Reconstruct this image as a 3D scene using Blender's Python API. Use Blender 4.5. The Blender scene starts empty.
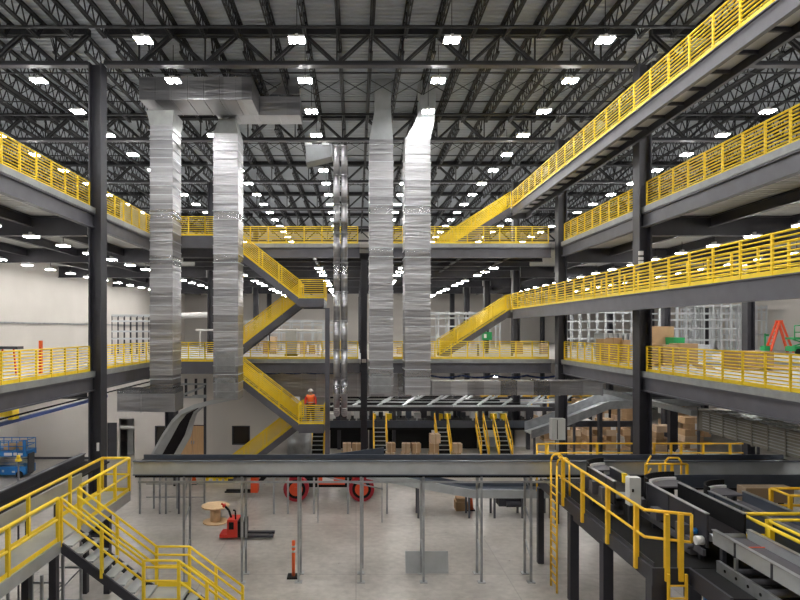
import bpy, math, random
random.seed(7)
C = bpy.context.scene.collection
EYE = 8.15
def X(px, Y): return (px-356)*Y/600.0
def Z(py, Y): return EYE-(py-330)*Y/600.0

# ------------------------------------------------------------------ materials
def mat(name, col, rough=0.6, metal=0.0, var=0.0, scale=3.0, bump=0.0, stretch=None, emit=None, alpha=None, spec=None):
    m = bpy.data.materials.new(name); m.use_nodes = True
    nt = m.node_tree; b = nt.nodes['Principled BSDF']
    b.inputs['Base Color'].default_value = (*col, 1)
    b.inputs['Roughness'].default_value = rough
    b.inputs['Metallic'].default_value = metal
    if spec is not None: b.inputs['Specular IOR Level'].default_value = spec
    if emit:
        b.inputs['Emission Color'].default_value = (*emit[0], 1); b.inputs['Emission Strength'].default_value = emit[1]
    if alpha is not None: b.inputs['Alpha'].default_value = alpha
    if var > 0:
        tc = nt.nodes.new('ShaderNodeTexCoord'); mp = nt.nodes.new('ShaderNodeMapping')
        nz = nt.nodes.new('ShaderNodeTexNoise'); nz.inputs['Scale'].default_value = scale; nz.inputs['Detail'].default_value = 5
        rp = nt.nodes.new('ShaderNodeMapRange')
        rp.inputs['From Min'].default_value = .3; rp.inputs['From Max'].default_value = .7
        rp.inputs['To Min'].default_value = 1-var; rp.inputs['To Max'].default_value = 1+var
        mx = nt.nodes.new('ShaderNodeVectorMath'); mx.operation = 'SCALE'
        mx.inputs[0].default_value = col
        if stretch: mp.inputs['Scale'].default_value = stretch
        nt.links.new(tc.outputs['Object'], mp.inputs['Vector']); nt.links.new(mp.outputs[0], nz.inputs['Vector'])
        nt.links.new(nz.outputs[0], rp.inputs['Value']); nt.links.new(rp.outputs[0], mx.inputs['Scale'])
        nt.links.new(mx.outputs[0], b.inputs['Base Color'])
        if bump > 0:
            bp = nt.nodes.new('ShaderNodeBump'); bp.inputs['Strength'].default_value = bump
            nt.links.new(nz.outputs[0], bp.inputs['Height']); nt.links.new(bp.outputs[0], b.inputs['Normal'])
    return m
M = {}
M['steel']   = mat('painted_dark_steel', (.040,.040,.050), .45, .15, .12, 2)
M['steel2']  = mat('painted_grey_steel', (.112,.112,.130), .45, .2, .1, 2)
M['truss']   = mat('truss_steel', (.012,.0125,.016), .55, .1, .15, 1.5)
M['deck']    = mat('roof_deck_white', (.47,.505,.55), .55, .05, .08, .6)
M['soffit']  = mat('soffit_galvanised', (.55,.56,.56), .5, .1, .08, .6)
M['yellow']  = mat('safety_yellow', (.95,.68,.03), .45, 0, .05, 4)
M['orange']  = mat('conveyor_yellow', (.93,.56,.03), .45, 0, .05, 4)
M['slab']    = mat('galvanised_edge', (.33,.345,.345), .5, .35, .12, 3)
M['conc2']   = mat('deck_concrete', (.44,.425,.40), .55, 0, .1, .4)
M['wall']    = mat('painted_wall', (.62,.59,.56), .7, 0, .04, .5)
M['white']   = mat('white_panel', (.75,.75,.75), .5, 0, .03, 2)
M['galv']    = mat('galvanised_grey', (.40,.42,.44), .38, .75, .18, 3)
M['galvlt']  = mat('conveyor_grey_panel', (.46,.485,.50), .38, .45, .1, 2)
M['bluegrey']= mat('conveyor_guard_blue_grey', (.085,.10,.13), .4, .4, .1, 2)
M['belt']    = mat('conveyor_belt', (.014,.012,.014), .6, 0, .2, 4, spec=.2)
M['beltgrey']= mat('worn_belt', (.10,.095,.11), .5, .1, .1, 3)
M['black']   = mat('black_rubber', (.010,.010,.011), .7, spec=.2)
M['crimson'] = mat('crimson_tyre', (.40,.015,.03), .55)
M['palegalv'] = mat('pale_galvanised', (.60,.63,.66), .45, .2, .08, 2)
M['red']     = mat('machine_red', (.62,.035,.02), .4, 0, .05, 4)
M['orangered']= mat('machine_orange_red', (.80,.09,.025), .45)
M['vest']    = mat('hi_vis_orange', (.95,.16,.03), .7)
M['blue']    = mat('lift_blue', (.015,.17,.50), .4, 0, .05, 4)
M['navy']    = mat('navy_strut', (.02,.045,.17), .45)
M['green']   = mat('machine_green', (.015,.30,.09), .5)
M['card']    = mat('cardboard', (.46,.30,.165), .8, 0, .1, 2)
M['cardlt']  = mat('pale_cardboard', (.62,.46,.31), .8, 0, .15, 2)
M['wood']    = mat('plywood', (.66,.46,.27), .6, 0, .1, 4, stretch=(1,8,1))
M['door']    = mat('oak_door', (.60,.37,.19), .5, 0, .08, 3, stretch=(6,6,.5))
M['glassdk'] = mat('dark_glass', (.03,.025,.02), .12)
M['cone']    = mat('cone_orange', (.90,.14,.03), .5)
M['skin']    = mat('skin', (.45,.26,.18), .6)
M['navycl']  = mat('dark_trousers', (.02,.022,.035), .8)
M['plastic'] = mat('plastic_sheet', (.55,.58,.62), .35, 0, .2, 3)
M['box']     = mat('enclosure_grey', (.62,.63,.61), .4)
M['tan']     = mat('tan_guard', (.36,.27,.19), .5, .1)
M['lamp']    = mat('lamp_diffuser', (1,1,1), .5, emit=((1.0,.985,.955), 170))
M['lamplow'] = mat('lamp_diffuser_low', (1,1,1), .5, emit=((1.0,.97,.92), 150))

def duct_material(name, grid, shift):
    m = bpy.data.materials.new(name); m.use_nodes = True
    nt = m.node_tree; b = nt.nodes['Principled BSDF']; L = nt.links
    b.inputs['Metallic'].default_value = .88
    tc = nt.nodes.new('ShaderNodeTexCoord'); sn = nt.nodes.new('ShaderNodeVectorMath'); sn.operation = 'SNAP'
    sn.inputs[1].default_value = grid
    of = nt.nodes.new('ShaderNodeVectorMath'); of.operation = 'ADD'; of.inputs[1].default_value = shift
    wn = nt.nodes.new('ShaderNodeTexWhiteNoise'); wn.noise_dimensions = '3D'
    n1 = nt.nodes.new('ShaderNodeTexNoise'); n1.inputs['Scale'].default_value = 1.3; n1.inputs['Detail'].default_value = 3
    mp = nt.nodes.new('ShaderNodeMapping'); mp.inputs['Scale'].default_value = (.5,.5,4.0)
    n2 = nt.nodes.new('ShaderNodeTexVoronoi'); n2.inputs['Scale'].default_value = 9
    ad = nt.nodes.new('ShaderNodeMath'); ad.operation = 'ADD'
    r1 = nt.nodes.new('ShaderNodeMapRange'); r1.inputs['From Max'].default_value = 2; r1.inputs['To Min'].default_value = .20; r1.inputs['To Max'].default_value = .56
    r2 = nt.nodes.new('ShaderNodeMapRange'); r2.inputs['To Min'].default_value = .26; r2.inputs['To Max'].default_value = .46
    cb = nt.nodes.new('ShaderNodeCombineColor'); mu = nt.nodes.new('ShaderNodeMath'); mu.operation = 'MULTIPLY'; mu.inputs[1].default_value = 1.05
    bp = nt.nodes.new('ShaderNodeBump'); bp.inputs['Strength'].default_value = .4; bp.inputs['Distance'].default_value = .12
    L.new(tc.outputs['Object'], of.inputs[0]); L.new(of.outputs[0], sn.inputs[0]); L.new(sn.outputs[0], wn.inputs['Vector'])
    L.new(tc.outputs['Object'], mp.inputs['Vector']); L.new(mp.outputs[0], n1.inputs['Vector']); L.new(tc.outputs['Object'], n2.inputs['Vector'])
    L.new(wn.outputs['Value'], ad.inputs[0]); L.new(n1.outputs[0], ad.inputs[1]); L.new(ad.outputs[0], r1.inputs['Value'])
    L.new(r1.outputs[0], cb.inputs[0]); L.new(r1.outputs[0], cb.inputs[1]); L.new(r1.outputs[0], mu.inputs[0]); L.new(mu.outputs[0], cb.inputs[2])
    L.new(cb.outputs[0], b.inputs['Base Color']); L.new(wn.outputs['Value'], r2.inputs['Value']); L.new(r2.outputs[0], b.inputs['Roughness'])
    L.new(n1.outputs[0], bp.inputs['Height']); L.new(bp.outputs[0], b.inputs['Normal'])
    return m
M['duct'] = duct_material('galvanised_riser', (200,200,.415), (100,100,.01))
M['ducth'] = duct_material('galvanised_run', (.8,200,200), (0,100,100))

def floor_material():
    m = bpy.data.materials.new('polished_concrete'); m.use_nodes = True
    nt = m.node_tree; b = nt.nodes['Principled BSDF']
    b.inputs['Roughness'].default_value = .3
    tc = nt.nodes.new('ShaderNodeTexCoord')
    n1 = nt.nodes.new('ShaderNodeTexNoise'); n1.inputs['Scale'].default_value = .35; n1.inputs['Detail'].default_value = 8; n1.inputs['Roughness'].default_value = .65
    n2 = nt.nodes.new('ShaderNodeTexNoise'); n2.inputs['Scale'].default_value = 4; n2.inputs['Detail'].default_value = 6
    cr = nt.nodes.new('ShaderNodeValToRGB')
    cr.color_ramp.elements[0].position = .32; cr.color_ramp.elements[0].color = (.30,.275,.25,1)
    cr.color_ramp.elements[1].position = .66; cr.color_ramp.elements[1].color = (.47,.445,.415,1)
    br = nt.nodes.new('ShaderNodeTexBrick'); br.offset = 0
    br.inputs['Scale'].default_value = .2; br.inputs['Mortar Size'].default_value = .004
    br.inputs['Color1'].default_value = (1,1,1,1); br.inputs['Color2'].default_value = (.95,.95,.95,1); br.inputs['Mortar'].default_value = (.78,.78,.78,1)
    br.inputs['Brick Width'].default_value = 1.0; br.inputs['Row Height'].default_value = 1.0
    mr = nt.nodes.new('ShaderNodeMapRange'); mr.inputs['To Min'].default_value = .22; mr.inputs['To Max'].default_value = .42
    m1 = nt.nodes.new('ShaderNodeMix'); m1.data_type = 'RGBA'; m1.blend_type = 'MULTIPLY'; m1.inputs[0].default_value = 1
    m2 = nt.nodes.new('ShaderNodeMix'); m2.data_type = 'RGBA'; m2.blend_type = 'OVERLAY'; m2.inputs[0].default_value = .35
    L = nt.links
    for n in (n1, n2, br): L.new(tc.outputs['Object'], n.inputs['Vector'])
    L.new(n1.outputs[0], cr.inputs[0]); L.new(cr.outputs[0], m2.inputs[6]); L.new(n2.outputs[0], m2.inputs[7])
    L.new(m2.outputs[2], m1.inputs[6]); L.new(br.outputs['Color'], m1.inputs[7]); L.new(m1.outputs[2], b.inputs['Base Color'])
    L.new(n2.outputs[0], mr.inputs['Value']); L.new(mr.outputs[0], b.inputs['Roughness'])
    return m
M['floor'] = floor_material()

# ------------------------------------------------------------------ mesh collecting
class MB:
    def __init__(s): s.v = []; s.f = []; s.sm = []
    def quadbox(s, c):           # c = 8 corners: bottom 4 then top 4
        b = len(s.v); s.v += [tuple(p) for p in c]
        for f in ((0,3,2,1),(4,5,6,7),(0,1,5,4),(1,2,6,5),(2,3,7,6),(3,0,4,7)):
            s.f.append(tuple(b+i for i in f)); s.sm.append(False)
        return s
    def box(s, x0, x1, y0, y1, z0, z1):
        if x0 > x1: x0, x1 = x1, x0
        if y0 > y1: y0, y1 = y1, y0
        if z0 > z1: z0, z1 = z1, z0
        return s.quadbox([(x0,y0,z0),(x1,y0,z0),(x1,y1,z0),(x0,y1,z0),(x0,y0,z1),(x1,y0,z1),(x1,y1,z1),(x0,y1,z1)])
    def frustum(s, a, z0, b, z1):   # a,b = (x0,x1,y0,y1)
        return s.quadbox([(a[0],a[2],z0),(a[1],a[2],z0),(a[1],a[3],z0),(a[0],a[3],z0),
                          (b[0],b[2],z1),(b[1],b[2],z1),(b[1],b[3],z1),(b[0],b[3],z1)])
    def frame(s, p0, p1):
        d = [p1[i]-p0[i] for i in range(3)]; L = math.sqrt(sum(q*q for q in d)) or 1e-6
        d = [q/L for q in d]
        up = (0,0,1) if abs(d[2]) < .95 else (0,1,0)
        a = (d[1]*up[2]-d[2]*up[1], d[2]*up[0]-d[0]*up[2], d[0]*up[1]-d[1]*up[0])
        n = math.sqrt(sum(q*q for q in a)); a = tuple(q/n for q in a)
        b = (a[1]*d[2]-a[2]*d[1], a[2]*d[0]-a[0]*d[2], a[0]*d[1]-a[1]*d[0])
        return a, b
    def bar(s, p0, p1, w, h):
        a, b = s.frame(p0, p1); c = []
        for p in (p0, p1):
            for (i, j) in ((-1,-1),(1,-1),(1,1),(-1,1)):
                c.append(tuple(p[k]+a[k]*i*w/2+b[k]*j*h/2 for k in range(3)))
        return s.quadbox(c)
    def tube(s, p0, p1, r, n=6, r1=None):
        a, b = s.frame(p0, p1); base = len(s.v)
        for p, rr in ((p0, r), (p1, r if r1 is None else r1)):
            for k in range(n):
                t = 2*math.pi*k/n
                s.v.append(tuple(p[i]+a[i]*rr*math.cos(t)+b[i]*rr*math.sin(t) for i in range(3)))
        for k in range(n):
            k2 = (k+1) % n
            s.f.append((base+k, base+k2, base+n+k2, base+n+k)); s.sm.append(n > 5)
        s.f.append(tuple(base+k for k in reversed(range(n)))); s.sm.append(False)
        s.f.append(tuple(base+n+k for k in range(n))); s.sm.append(False)
        return s
    def path(s, pts, r, n=6):
        for p, q in zip(pts, pts[1:]): s.tube(p, q, r, n)
        return s
    def ibeam(s, p0, p1, w, h, t=.04):   # H section along p0-p1, web vertical
        a, b = s.frame(p0, p1)
        def off(p, q): return tuple(p[k]+b[k]*q for k in range(3))
        s.bar(off(p0, h/2-t/2), off(p1, h/2-t/2), w, t)
        s.bar(off(p0, -h/2+t/2), off(p1, -h/2+t/2), w, t)
        return s.bar(p0, p1, t*.8, h-2*t)
    def mesh(s, name, m, off=(0,0,0)):
        me = bpy.data.meshes.new(name)
        me.from_pydata([(v[0]-off[0], v[1]-off[1], v[2]-off[2]) for v in s.v], [], s.f)
        me.polygons.foreach_set('use_smooth', s.sm)
        me.materials.append(m); me.update()
        return me
def kind_tag(o, label=None, cat=None, group=None, kind=None):
    if label: o['label'] = label
    if cat: o['category'] = cat
    if group: o['group'] = group
    if kind: o['kind'] = kind
    return o
def wpos(o):
    p = [0,0,0]
    while o: p = [p[i]+o.location[i] for i in range(3)]; o = o.parent
    return p
def thing(name, loc, label, cat, group=None, rz=0):
    o = bpy.data.objects.new(name, None); C.objects.link(o); o.empty_display_size = .2
    o.location = loc; o.rotation_euler = (0,0,rz)
    return kind_tag(o, label, cat, group)
def part(name, mb, m, parent, local=False, label=None):
    """one mesh object; geometry given in world metres unless local"""
    off = (0,0,0) if (local or parent is None) else wpos(parent)
    if name in ('leg','post','hanger','fork','wheel') and len(mb.v) == 16 and len(mb.f) == 12:
        A, B = mb.v[:8], mb.v[8:]
        if any(min(v[i] for v in A) > max(v[i] for v in B)+.01 or min(v[i] for v in B) > max(v[i] for v in A)+.01 for i in range(3)):
            for Q in (A, B):
                q = MB().quadbox(Q); o = bpy.data.objects.new(name, q.mesh(name, m, off)); C.objects.link(o)
                if parent: o.parent = parent
            return o
    o = bpy.data.objects.new(name, mb.mesh(name, m, off)); C.objects.link(o)
    if parent: o.parent = parent
    if label: o['label'] = label
    return o
def solo(name, mb, m, label, cat, group=None, base=None):
    """a thing that is one mesh, origin at its base"""
    xs = [v[0] for v in mb.v]; ys = [v[1] for v in mb.v]; zs = [v[2] for v in mb.v]
    base = base or ((min(xs)+max(xs))/2, (min(ys)+max(ys))/2, min(zs))
    o = bpy.data.objects.new(name, mb.mesh(name, m, base)); C.objects.link(o); o.location = base
    return kind_tag(o, label, cat, group)
def struct(name, mb, m):
    o = bpy.data.objects.new(name, mb.mesh(name, m)); C.objects.link(o); o['kind'] = 'structure'; return o
def inst(name, me, parent, loc):
    o = bpy.data.objects.new(name, me); C.objects.link(o); o.location = loc
    if parent: o.parent = parent
    return o
def copy_tree(o, parent=None):
    c = o.copy(); C.objects.link(c)
    if parent: c.parent = parent
    for ch in list(o.children): copy_tree(ch, c)
    return c
ORD = ['nearest','second','third','fourth','fifth','sixth','seventh','eighth','ninth','tenth','eleventh','twelfth','thirteenth','fourteenth','fifteenth','sixteenth','seventeenth','eighteenth','nineteenth','twentieth']
NTH = ['first']+ORD[1:]

# ------------------------------------------------------------------ layout constants
L2, L3 = 6.5, 13.0
XL, XR, YB = -10.55, 11.5, 33.9         # edges of the open well
CXL, CXR = -10.33, 11.45                # column lines
ROWS = [24.0, 33.5, 43.0, 52.5, 62.0, 71.5]
WL, WR, YW, YF = -21.3, 35.0, 74.6, -4.0
UL, UR = -34.0, 35.0
ROOF = 20.4

# ------------------------------------------------------------------ setting
struct('floor', MB().box(UL, WR, YF, YW, -.3, 0), M['floor'])
def slab(z):
    mb = MB(); xl = WL if z < 10 else UL
    mb.box(xl, XL, YF, YB, z-.2, z); mb.box(xl, WR, YB, YW, z-.2, z); mb.box(XR, WR, YF, YB, z-.2, z); return mb
struct('floor', slab(L2), M['conc2'])
struct('floor', slab(L3), M['conc2'])
def corrugated(x0, x1, y0, y1, z, pitch=.3, h=.07):
    mb = MB(); y = y0
    while y < y1:
        b = len(mb.v); ys = [y, y+pitch*.4, y+pitch*.5, y+pitch*.9, y+pitch]
        zs = [z, z, z+h, z+h, z]
        for xx in (x0, x1):
            for a, q in zip(ys, zs): mb.v.append((xx, a, q))
        for k in range(4):
            mb.f.append((b+k, b+5+k, b+6+k, b+1+k)); mb.sm.append(False)
        y += pitch
    return mb
rc = corrugated(UL, UR, YF, YW, ROOF-.07)
rc.box(UL, UR, YF, YW, ROOF+.03, ROOF+.25)
struct('ceiling', rc, M['deck'])
for (a, b, c, d) in ((WL, XL-.15, YF, YB), (WL, WR, YB+.15, YW), (XR+.15, WR, YF, YB)):
    struct('ceiling', corrugated(a, b, c, d, L3-.29), M['soffit'])
    struct('ceiling', corrugated(a, b, c, d, L2-.29), M['soffit'])
struct('wall_left', MB().box(WL-.3, WL, YF, YW, 0, L3-.3), M['wall'])
struct('wall_upper_left', MB().box(UL-.3, UL, YF, YW, L3-.3, ROOF+.2), M['wall'])
struct('wall_right', MB().box(WR, WR+.3, YF, YW, 0, ROOF+.2), M['wall'])
struct('wall_back', MB().box(UL-.3, WR+.3, YW, YW+.3, 0, ROOF+.2), M['wall'])
struct('wall_front', MB().box(UL-.3, WR+.3, YF-.3, YF, 0, ROOF+.2), M['wall'])
# office front wall under the middle deck, with openings
OY = 37.9
def office_wall():
    mb = MB(); x0, x1 = WL, X(291, OY); top = L2-.3
    ops = [(X(107,OY), X(117,OY), 0, 2.3), (X(119,OY), X(134.5,OY), 0, 2.55), (X(155,OY), X(166.5,OY), .75, 2.1), (X(180,OY), X(205,OY), 0, 2.15), (X(232,OY), X(250,OY), .9, 2.1)]
    cur = x0
    for a, b, z0, z1 in ops:
        mb.box(cur, a, OY, OY+.2, 0, top); mb.box(a, b, OY, OY+.2, z1, top)
        if z0 > 0: mb.box(a, b, OY, OY+.2, 0, z0)
        cur = b
    mb.box(cur, x1, OY, OY+.2, 0, top)
    mb.box(x1-.2, x1, OY, OY+6, 0, top)
    mb.box(x0, x1, OY+6, OY+6.2, 0, top)
    return mb
struct('wall_office', office_wall(), M['wall'])
struct('baseboard_office', MB().box(WL, X(107,OY), OY-.03, OY, 0, .14), M['steel'])
for i, (a, b, z0, z1) in enumerate(((155,166.5,.75,2.1), (232,250,.9,2.1))):
    w = struct('window_%d' % (i+1), MB().box(X(a,OY)+.05, X(b,OY)-.05, OY+.08, OY+.1, z0+.05, z1-.05), M['glassdk'])
    fr = MB(); xa, xb = X(a,OY), X(b,OY)
    fr.box(xa, xa+.06, OY-.02, OY+.12, z0, z1); fr.box(xb-.06, xb, OY-.02, OY+.12, z0, z1)
    fr.box(xa, xb, OY-.02, OY+.12, z0, z0+.06); fr.box(xa, xb, OY-.02, OY+.12, z1-.06, z1)
    part('window_frame', fr, M['steel'], w)
xa, xb = X(180,OY), X(205,OY)
d = struct('door_1', MB().box(xa+.06, (xa+xb)/2-.01, OY+.03, OY+.08, 0, 2.1).box((xa+xb)/2+.01, xb-.06, OY+.03, OY+.08, 0, 2.1), M['door'])
part('door_frame', MB().box(xa, xa+.06, OY-.02, OY+.12, 0, 2.15).box(xb-.06, xb, OY-.02, OY+.12, 0, 2.15).box(xa+.06, xb-.06, OY-.02, OY+.12, 2.1, 2.15), M['steel'], d)
part('door_handle', MB().box((xa+xb)/2-.1, (xa+xb)/2-.06, OY-.04, OY+.03, .95, 1.15).box((xa+xb)/2+.06, (xa+xb)/2+.1, OY-.04, OY+.03, .95, 1.15), M['galv'], d)
d = struct('door_2', MB().box(X(107,OY), X(117,OY), OY+.06, OY+.1, 0, 2.3), M['steel'])
# white reveal boxes inside the opening beside the grey door
struct('trim_1', MB().box(X(119,OY), X(134.5,OY), OY+.1, OY+.3, 1.9, 2.05).box(X(119,OY), X(125,OY), OY+1.4, OY+1.5, 0, 2.5), M['white'])

# ------------------------------------------------------------------ columns
def column(x, y, z1, s, label, group, z0=0.0):
    t = thing('steel_column', (x, y, z0), label, 'column', group)
    h = s/2; w_ = h*.86; tt = .05
    part('shaft', MB().box(-w_, -w_+tt, -h, h, 0, z1-z0).box(w_-tt, w_, -h, h, 0, z1-z0).box(-w_+tt, w_-tt, -.025, .025, 0, z1-z0), M['steel'], t, True)
    part('base_plate', MB().box(-h-.1, h+.1, -h-.1, h+.1, 0, .04), M['steel'], t, True)
    return t
for i, y in enumerate(ROWS):
    column(CXL, y, 18.75, .58, 'tall dark steel column on the left edge of the well, %s from the camera' % ORD[i], 'tall columns')
    column(CXR, y, 18.75, .58, 'tall dark steel column on the right edge of the well, %s from the camera' % ORD[i], 'tall columns')
for i, y in enumerate([33.95]+ROWS[2:]):
    column(.45, y+.1, L3-.9, .42, 'slim dark column in the middle of the back floors, %s from the camera' % ORD[i], 'columns under the upper floor')
    column(22.2, y, L3-.9, .5, 'dark column inside the right hand floors, %s from the camera' % ORD[i], 'columns under the upper floor')
for i, y in enumerate(ROWS[3:5]):
    column(30.5, y, L3-.9, .5, 'dark column far right on the middle floor, %s from the camera' % ORD[i], 'columns under the upper floor')
# label plates on the right column
tg = MB()
for k, (a, b) in enumerate(((161,165),(167,170),(171,174))): tg.box(X(639,23.6), X(643.5,23.6), 23.6, 23.66, Z(b+90,23.6), Z(a+90,23.6))
solo('notice_plate', tg, M['white'], 'small white notice plates stacked on the nearest right column', 'sign')
solo('notice_plate', MB().box(X(96.5,23.6), X(98.6,23.6), 23.6, 23.66, Z(451,23.6), Z(443,23.6)), M['white'], 'small white plate low on the nearest left column', 'sign')

# ------------------------------------------------------------------ deck edge beams + kerbs + floor girders
def edge(p0, p1, z, label, side):
    """grey kerb angle and dark edge beam of one bay"""
    t = thing('edge_beam', (p0[0], p0[1], z-.75), label, 'beam', 'edge beams round the well')
    along_y = abs(p1[1]-p0[1]) > abs(p1[0]-p0[0])
    if along_y:
        s = side
        part('kerb_angle', MB().box(p0[0]-s*.03, p0[0]-s*.16, p0[1], p1[1], z-.2, z+.015), M['slab'], t, label='grey galvanised kerb angle')
        b = MB(); xc = p0[0]-s*.02
        b.box(xc-.12, xc+.12, p0[1], p1[1], z-.78, z-.73); b.box(xc-.12, xc+.12, p0[1], p1[1], z-.26, z-.21); b.box(xc-.03, xc+.03, p0[1], p1[1], z-.73, z-.26)
        part('beam', b, M['steel2'], t)
    else:
        part('kerb_angle', MB().box(p0[0], p1[0], p0[1]-.03, p0[1]-.16, z-.2, z+.015), M['slab'], t, label='grey galvanised kerb angle')
        b = MB(); yc = p0[1]-.02
        b.box(p0[0], p1[0], yc-.12, yc+.12, z-.78, z-.73); b.box(p0[0], p1[0], yc-.12, yc+.12, z-.26, z-.21); b.box(p0[0], p1[0], yc-.03, yc+.03, z-.73, z-.26)
        part('beam', b, M['steel2'], t)
for z, nm in ((L2,'middle'), (L3,'upper')):
    for sx, x, sn in ((-1, XL, 'left'), (1, XR, 'right')):
        for i, (a, b) in enumerate(((14.8,23.95),(24.05,33.2))):
            edge((x, a), (x, b), z, 'grey beam edging the %s deck on the %s, %s bay' % (nm, sn, ['nearer','farther'][i]), sx)
    edge((XL+.1, YB), (.2, YB), z, 'dark grey beam along the back edge of the %s deck, left half' % nm, 0)
    edge((.75, YB), (XR-.5, YB), z, 'dark grey beam along the back edge of the %s deck, right half' % nm, 0)
# girders crossing below the floors at each column row
for z, nm in ((L3,'upper'), (L2,'middle')):
    zc = z-.3-.4
    for i, y in enumerate([14.5]+ROWS[:5]):
        spans = [(WL, XL-.2, 'left'), (XR+.3, WR, 'right')]
        if y > 34: spans.append((XL+.3, XR-.45, 'back'))
        for a, b, sn in spans:
            if z == L2 and y > 40: continue
            if z == L2 and sn == 'left' and y > 34: continue
            g = solo('floor_girder', MB().ibeam((a, y, zc), (b, y, zc), .28, .78, .045), M['steel'],
                 'dark girder crossing below the %s floor on the %s side, %s row' % (nm, sn, ORD[i]), 'beam', 'girders below the floors')
for j, y in enumerate((35.6, 38.2, 40.6, 46.0, 49.2)):  # extra beam rows added to darken the ceiling behind the back edge
    solo('floor_girder', MB().ibeam((XL+.3, y, L3-.55), (XR-.45, y, L3-.55), .22, .5, .04), M['steel'], 'added shallow dark beam crossing below the back of the upper floor, %s from the camera' % ORD[j], 'beam', 'girders below the floors')
# joist beams running away under the upper floor
for x, sn in ((-13.0,'left'),(-15.6,'left'),(-18.4,'left'),(14.2,'right'),(17.4,'right'),(20.0,'right'),(24.8,'right'),(28.0,'right')):
    k = {-13.0:'first',-15.6:'second',-18.4:'third',14.2:'first',17.4:'second',20.0:'third',24.8:'fourth',28.0:'fifth'}[x]
    solo('floor_beam', MB().ibeam((x, 15, L3-.52), (x, 71, L3-.52), .2, .42, .035), M['steel'], 'dark beam running away below the upper floor, %s from the %s edge' % (k, sn), 'beam', 'beams below the upper floor')
for j, x in enumerate((-8.0,-5.2,-2.4,3.2,6.0,8.8)):
    solo('floor_beam', MB().ibeam((x, 34.2, L3-.52), (x, 71, L3-.52), .2, .42, .035), M['steel'], 'dark beam running away below the back of the upper floor, %s from left' % NTH[j], 'beam', 'beams below the upper floor')

# ------------------------------------------------------------------ railings
POST = {}
def post_mesh(h, r, m):
    k = (round(h,3), r, m.name)
    if k not in POST: POST[k] = MB().bar((0,0,0), (0,0,h), r*2, r*2).mesh('post', m)
    return POST[k]
def railing(parent, p0, p1, h=1.0, bars=9, m=None, r=.022, spacing=.95, toe=.12, postr=.028, joined=False, bar_zs=None):
    """adds posts, rails and a toe board to parent; p0, p1 world points at deck level (may slope)"""
    m = m or M['yellow']; w = wpos(parent)
    L = math.dist(p0[:2], p1[:2]); n = max(1, round(L/spacing))
    def P(t, z): return tuple(p0[i]+(p1[i]-p0[i])*t+(z if i == 2 else 0) for i in range(3))
    zs = bar_zs or [h-(h-toe-.06)*k/(bars-1) for k in range(bars)]
    host = parent
    if joined:
        mb = MB()
        for z in zs: mb.tube(P(0,z), P(1,z), r*1.35 if z == zs[0] else r)
        if toe: mb.bar(P(0,toe/2+.01), P(1,toe/2+.01), .012, toe)
        host = part('railing', mb, m, parent); w = wpos(host)
    else:
        for z in zs: part('rail', MB().tube(P(0,z), P(1,z), r*1.35 if z == zs[0] else r), m, parent)
        if toe: part('toe_board', MB().bar(P(0,toe/2+.01), P(1,toe/2+.01), .012, toe), m, parent)
    me = post_mesh(h, postr, m)
    for k in range(n+1):
        q = P(k/n, 0); inst('post', me, host, (q[0]-w[0], q[1]-w[1], q[2]-w[2]))
def guardrail(p0, p1, label, group='yellow guardrails round the well', **kw):
    t = thing('guardrail', p0, label, 'railing', group); railing(t, p0, p1, **kw); return t
for z, nm in ((L2,'middle'), (L3,'upper')):
    for x, sn in ((XL,'left'), (XR,'right')):
        guardrail((x, 14.9, z), (x, 23.72, z), 'yellow barred guardrail, %s edge of the %s deck, before the nearest column' % (sn, nm))
        if z == L2 or sn == 'right':
            guardrail((x, 24.35, z), (x, 33.1, z), 'yellow barred guardrail, %s edge of the %s deck, past the nearest column' % (sn, nm))
guardrail((XL, 24.3, L3), (XL, 33.1, L3), 'yellow barred guardrail partly sheeted in white, left edge of the upper deck')
sh = MB()
for k in range(5):
    a = 27.1+k*.62; sh.quadbox([(XL-.10+.02*(k%2),a,L3+.16),(XL-.06+.02*(k%2),a,L3+.16),(XL-.06+.02*((k+1)%2),a+.62,L3+.16),(XL-.10+.02*((k+1)%2),a+.62,L3+.16),
        (XL-.10+.02*(k%2),a,L3+.98),(XL-.06+.02*(k%2),a,L3+.98),(XL-.06+.02*((k+1)%2),a+.62,L3+.95),(XL-.10+.02*((k+1)%2),a+.62,L3+.95)])
solo('plastic_sheet', sh, M['plastic'], 'translucent white sheet tied over the upper left guardrail', 'sheet')
# stair entrance platforms and back runs
SX0, SX1, SX2 = -7.1, -2.95, -1.65      # stair start, landing start, landing end
SYa, SYm, SYb = 31.0, 32.3, 33.75
for z, nm in ((L2,'middle'), (L3,'upper')):
    guardrail((SX0+.1 if z == L3 else SX0+.1, YB+.1, z), (.1, YB+.1, z), 'yellow barred guardrail, back edge of the %s deck, left of the slim column' % nm)
    guardrail((.8, YB+.1, z), (4.6 if 0 else XR-.6, YB+.1, z), 'yellow barred guardrail, back edge of the %s deck, right of the slim column' % nm)
    # entrance platform projecting into the well
    t = thing('stair_entrance_platform', (-9, 32.4, z-.7), 'yellow railed stair entrance platform on the %s deck between the left ducts' % nm, 'platform', 'stair entrance platforms')
    part('deck_plate', MB().box(XL+.15, SX0, SYa, YB-.16, z-.15, z-.02), M['slab'], t)
    part('edge_beam', MB().box(XL+.15, SX0, SYa-.06, SYa, z-.62, z+.02), M['steel2'], t)
    part('edge_beam', MB().box(SX0-.06, SX0, SYa, YB-.16, z-.62, z-.15), M['steel2'], t)
    railing(t, (XL+.2, SYa, z), (SX0-.7, SYa, z), joined=True)
    railing(t, (SX0-.7, SYa, z), (SX0-.02, SYa+.02, z), joined=True)

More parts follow.
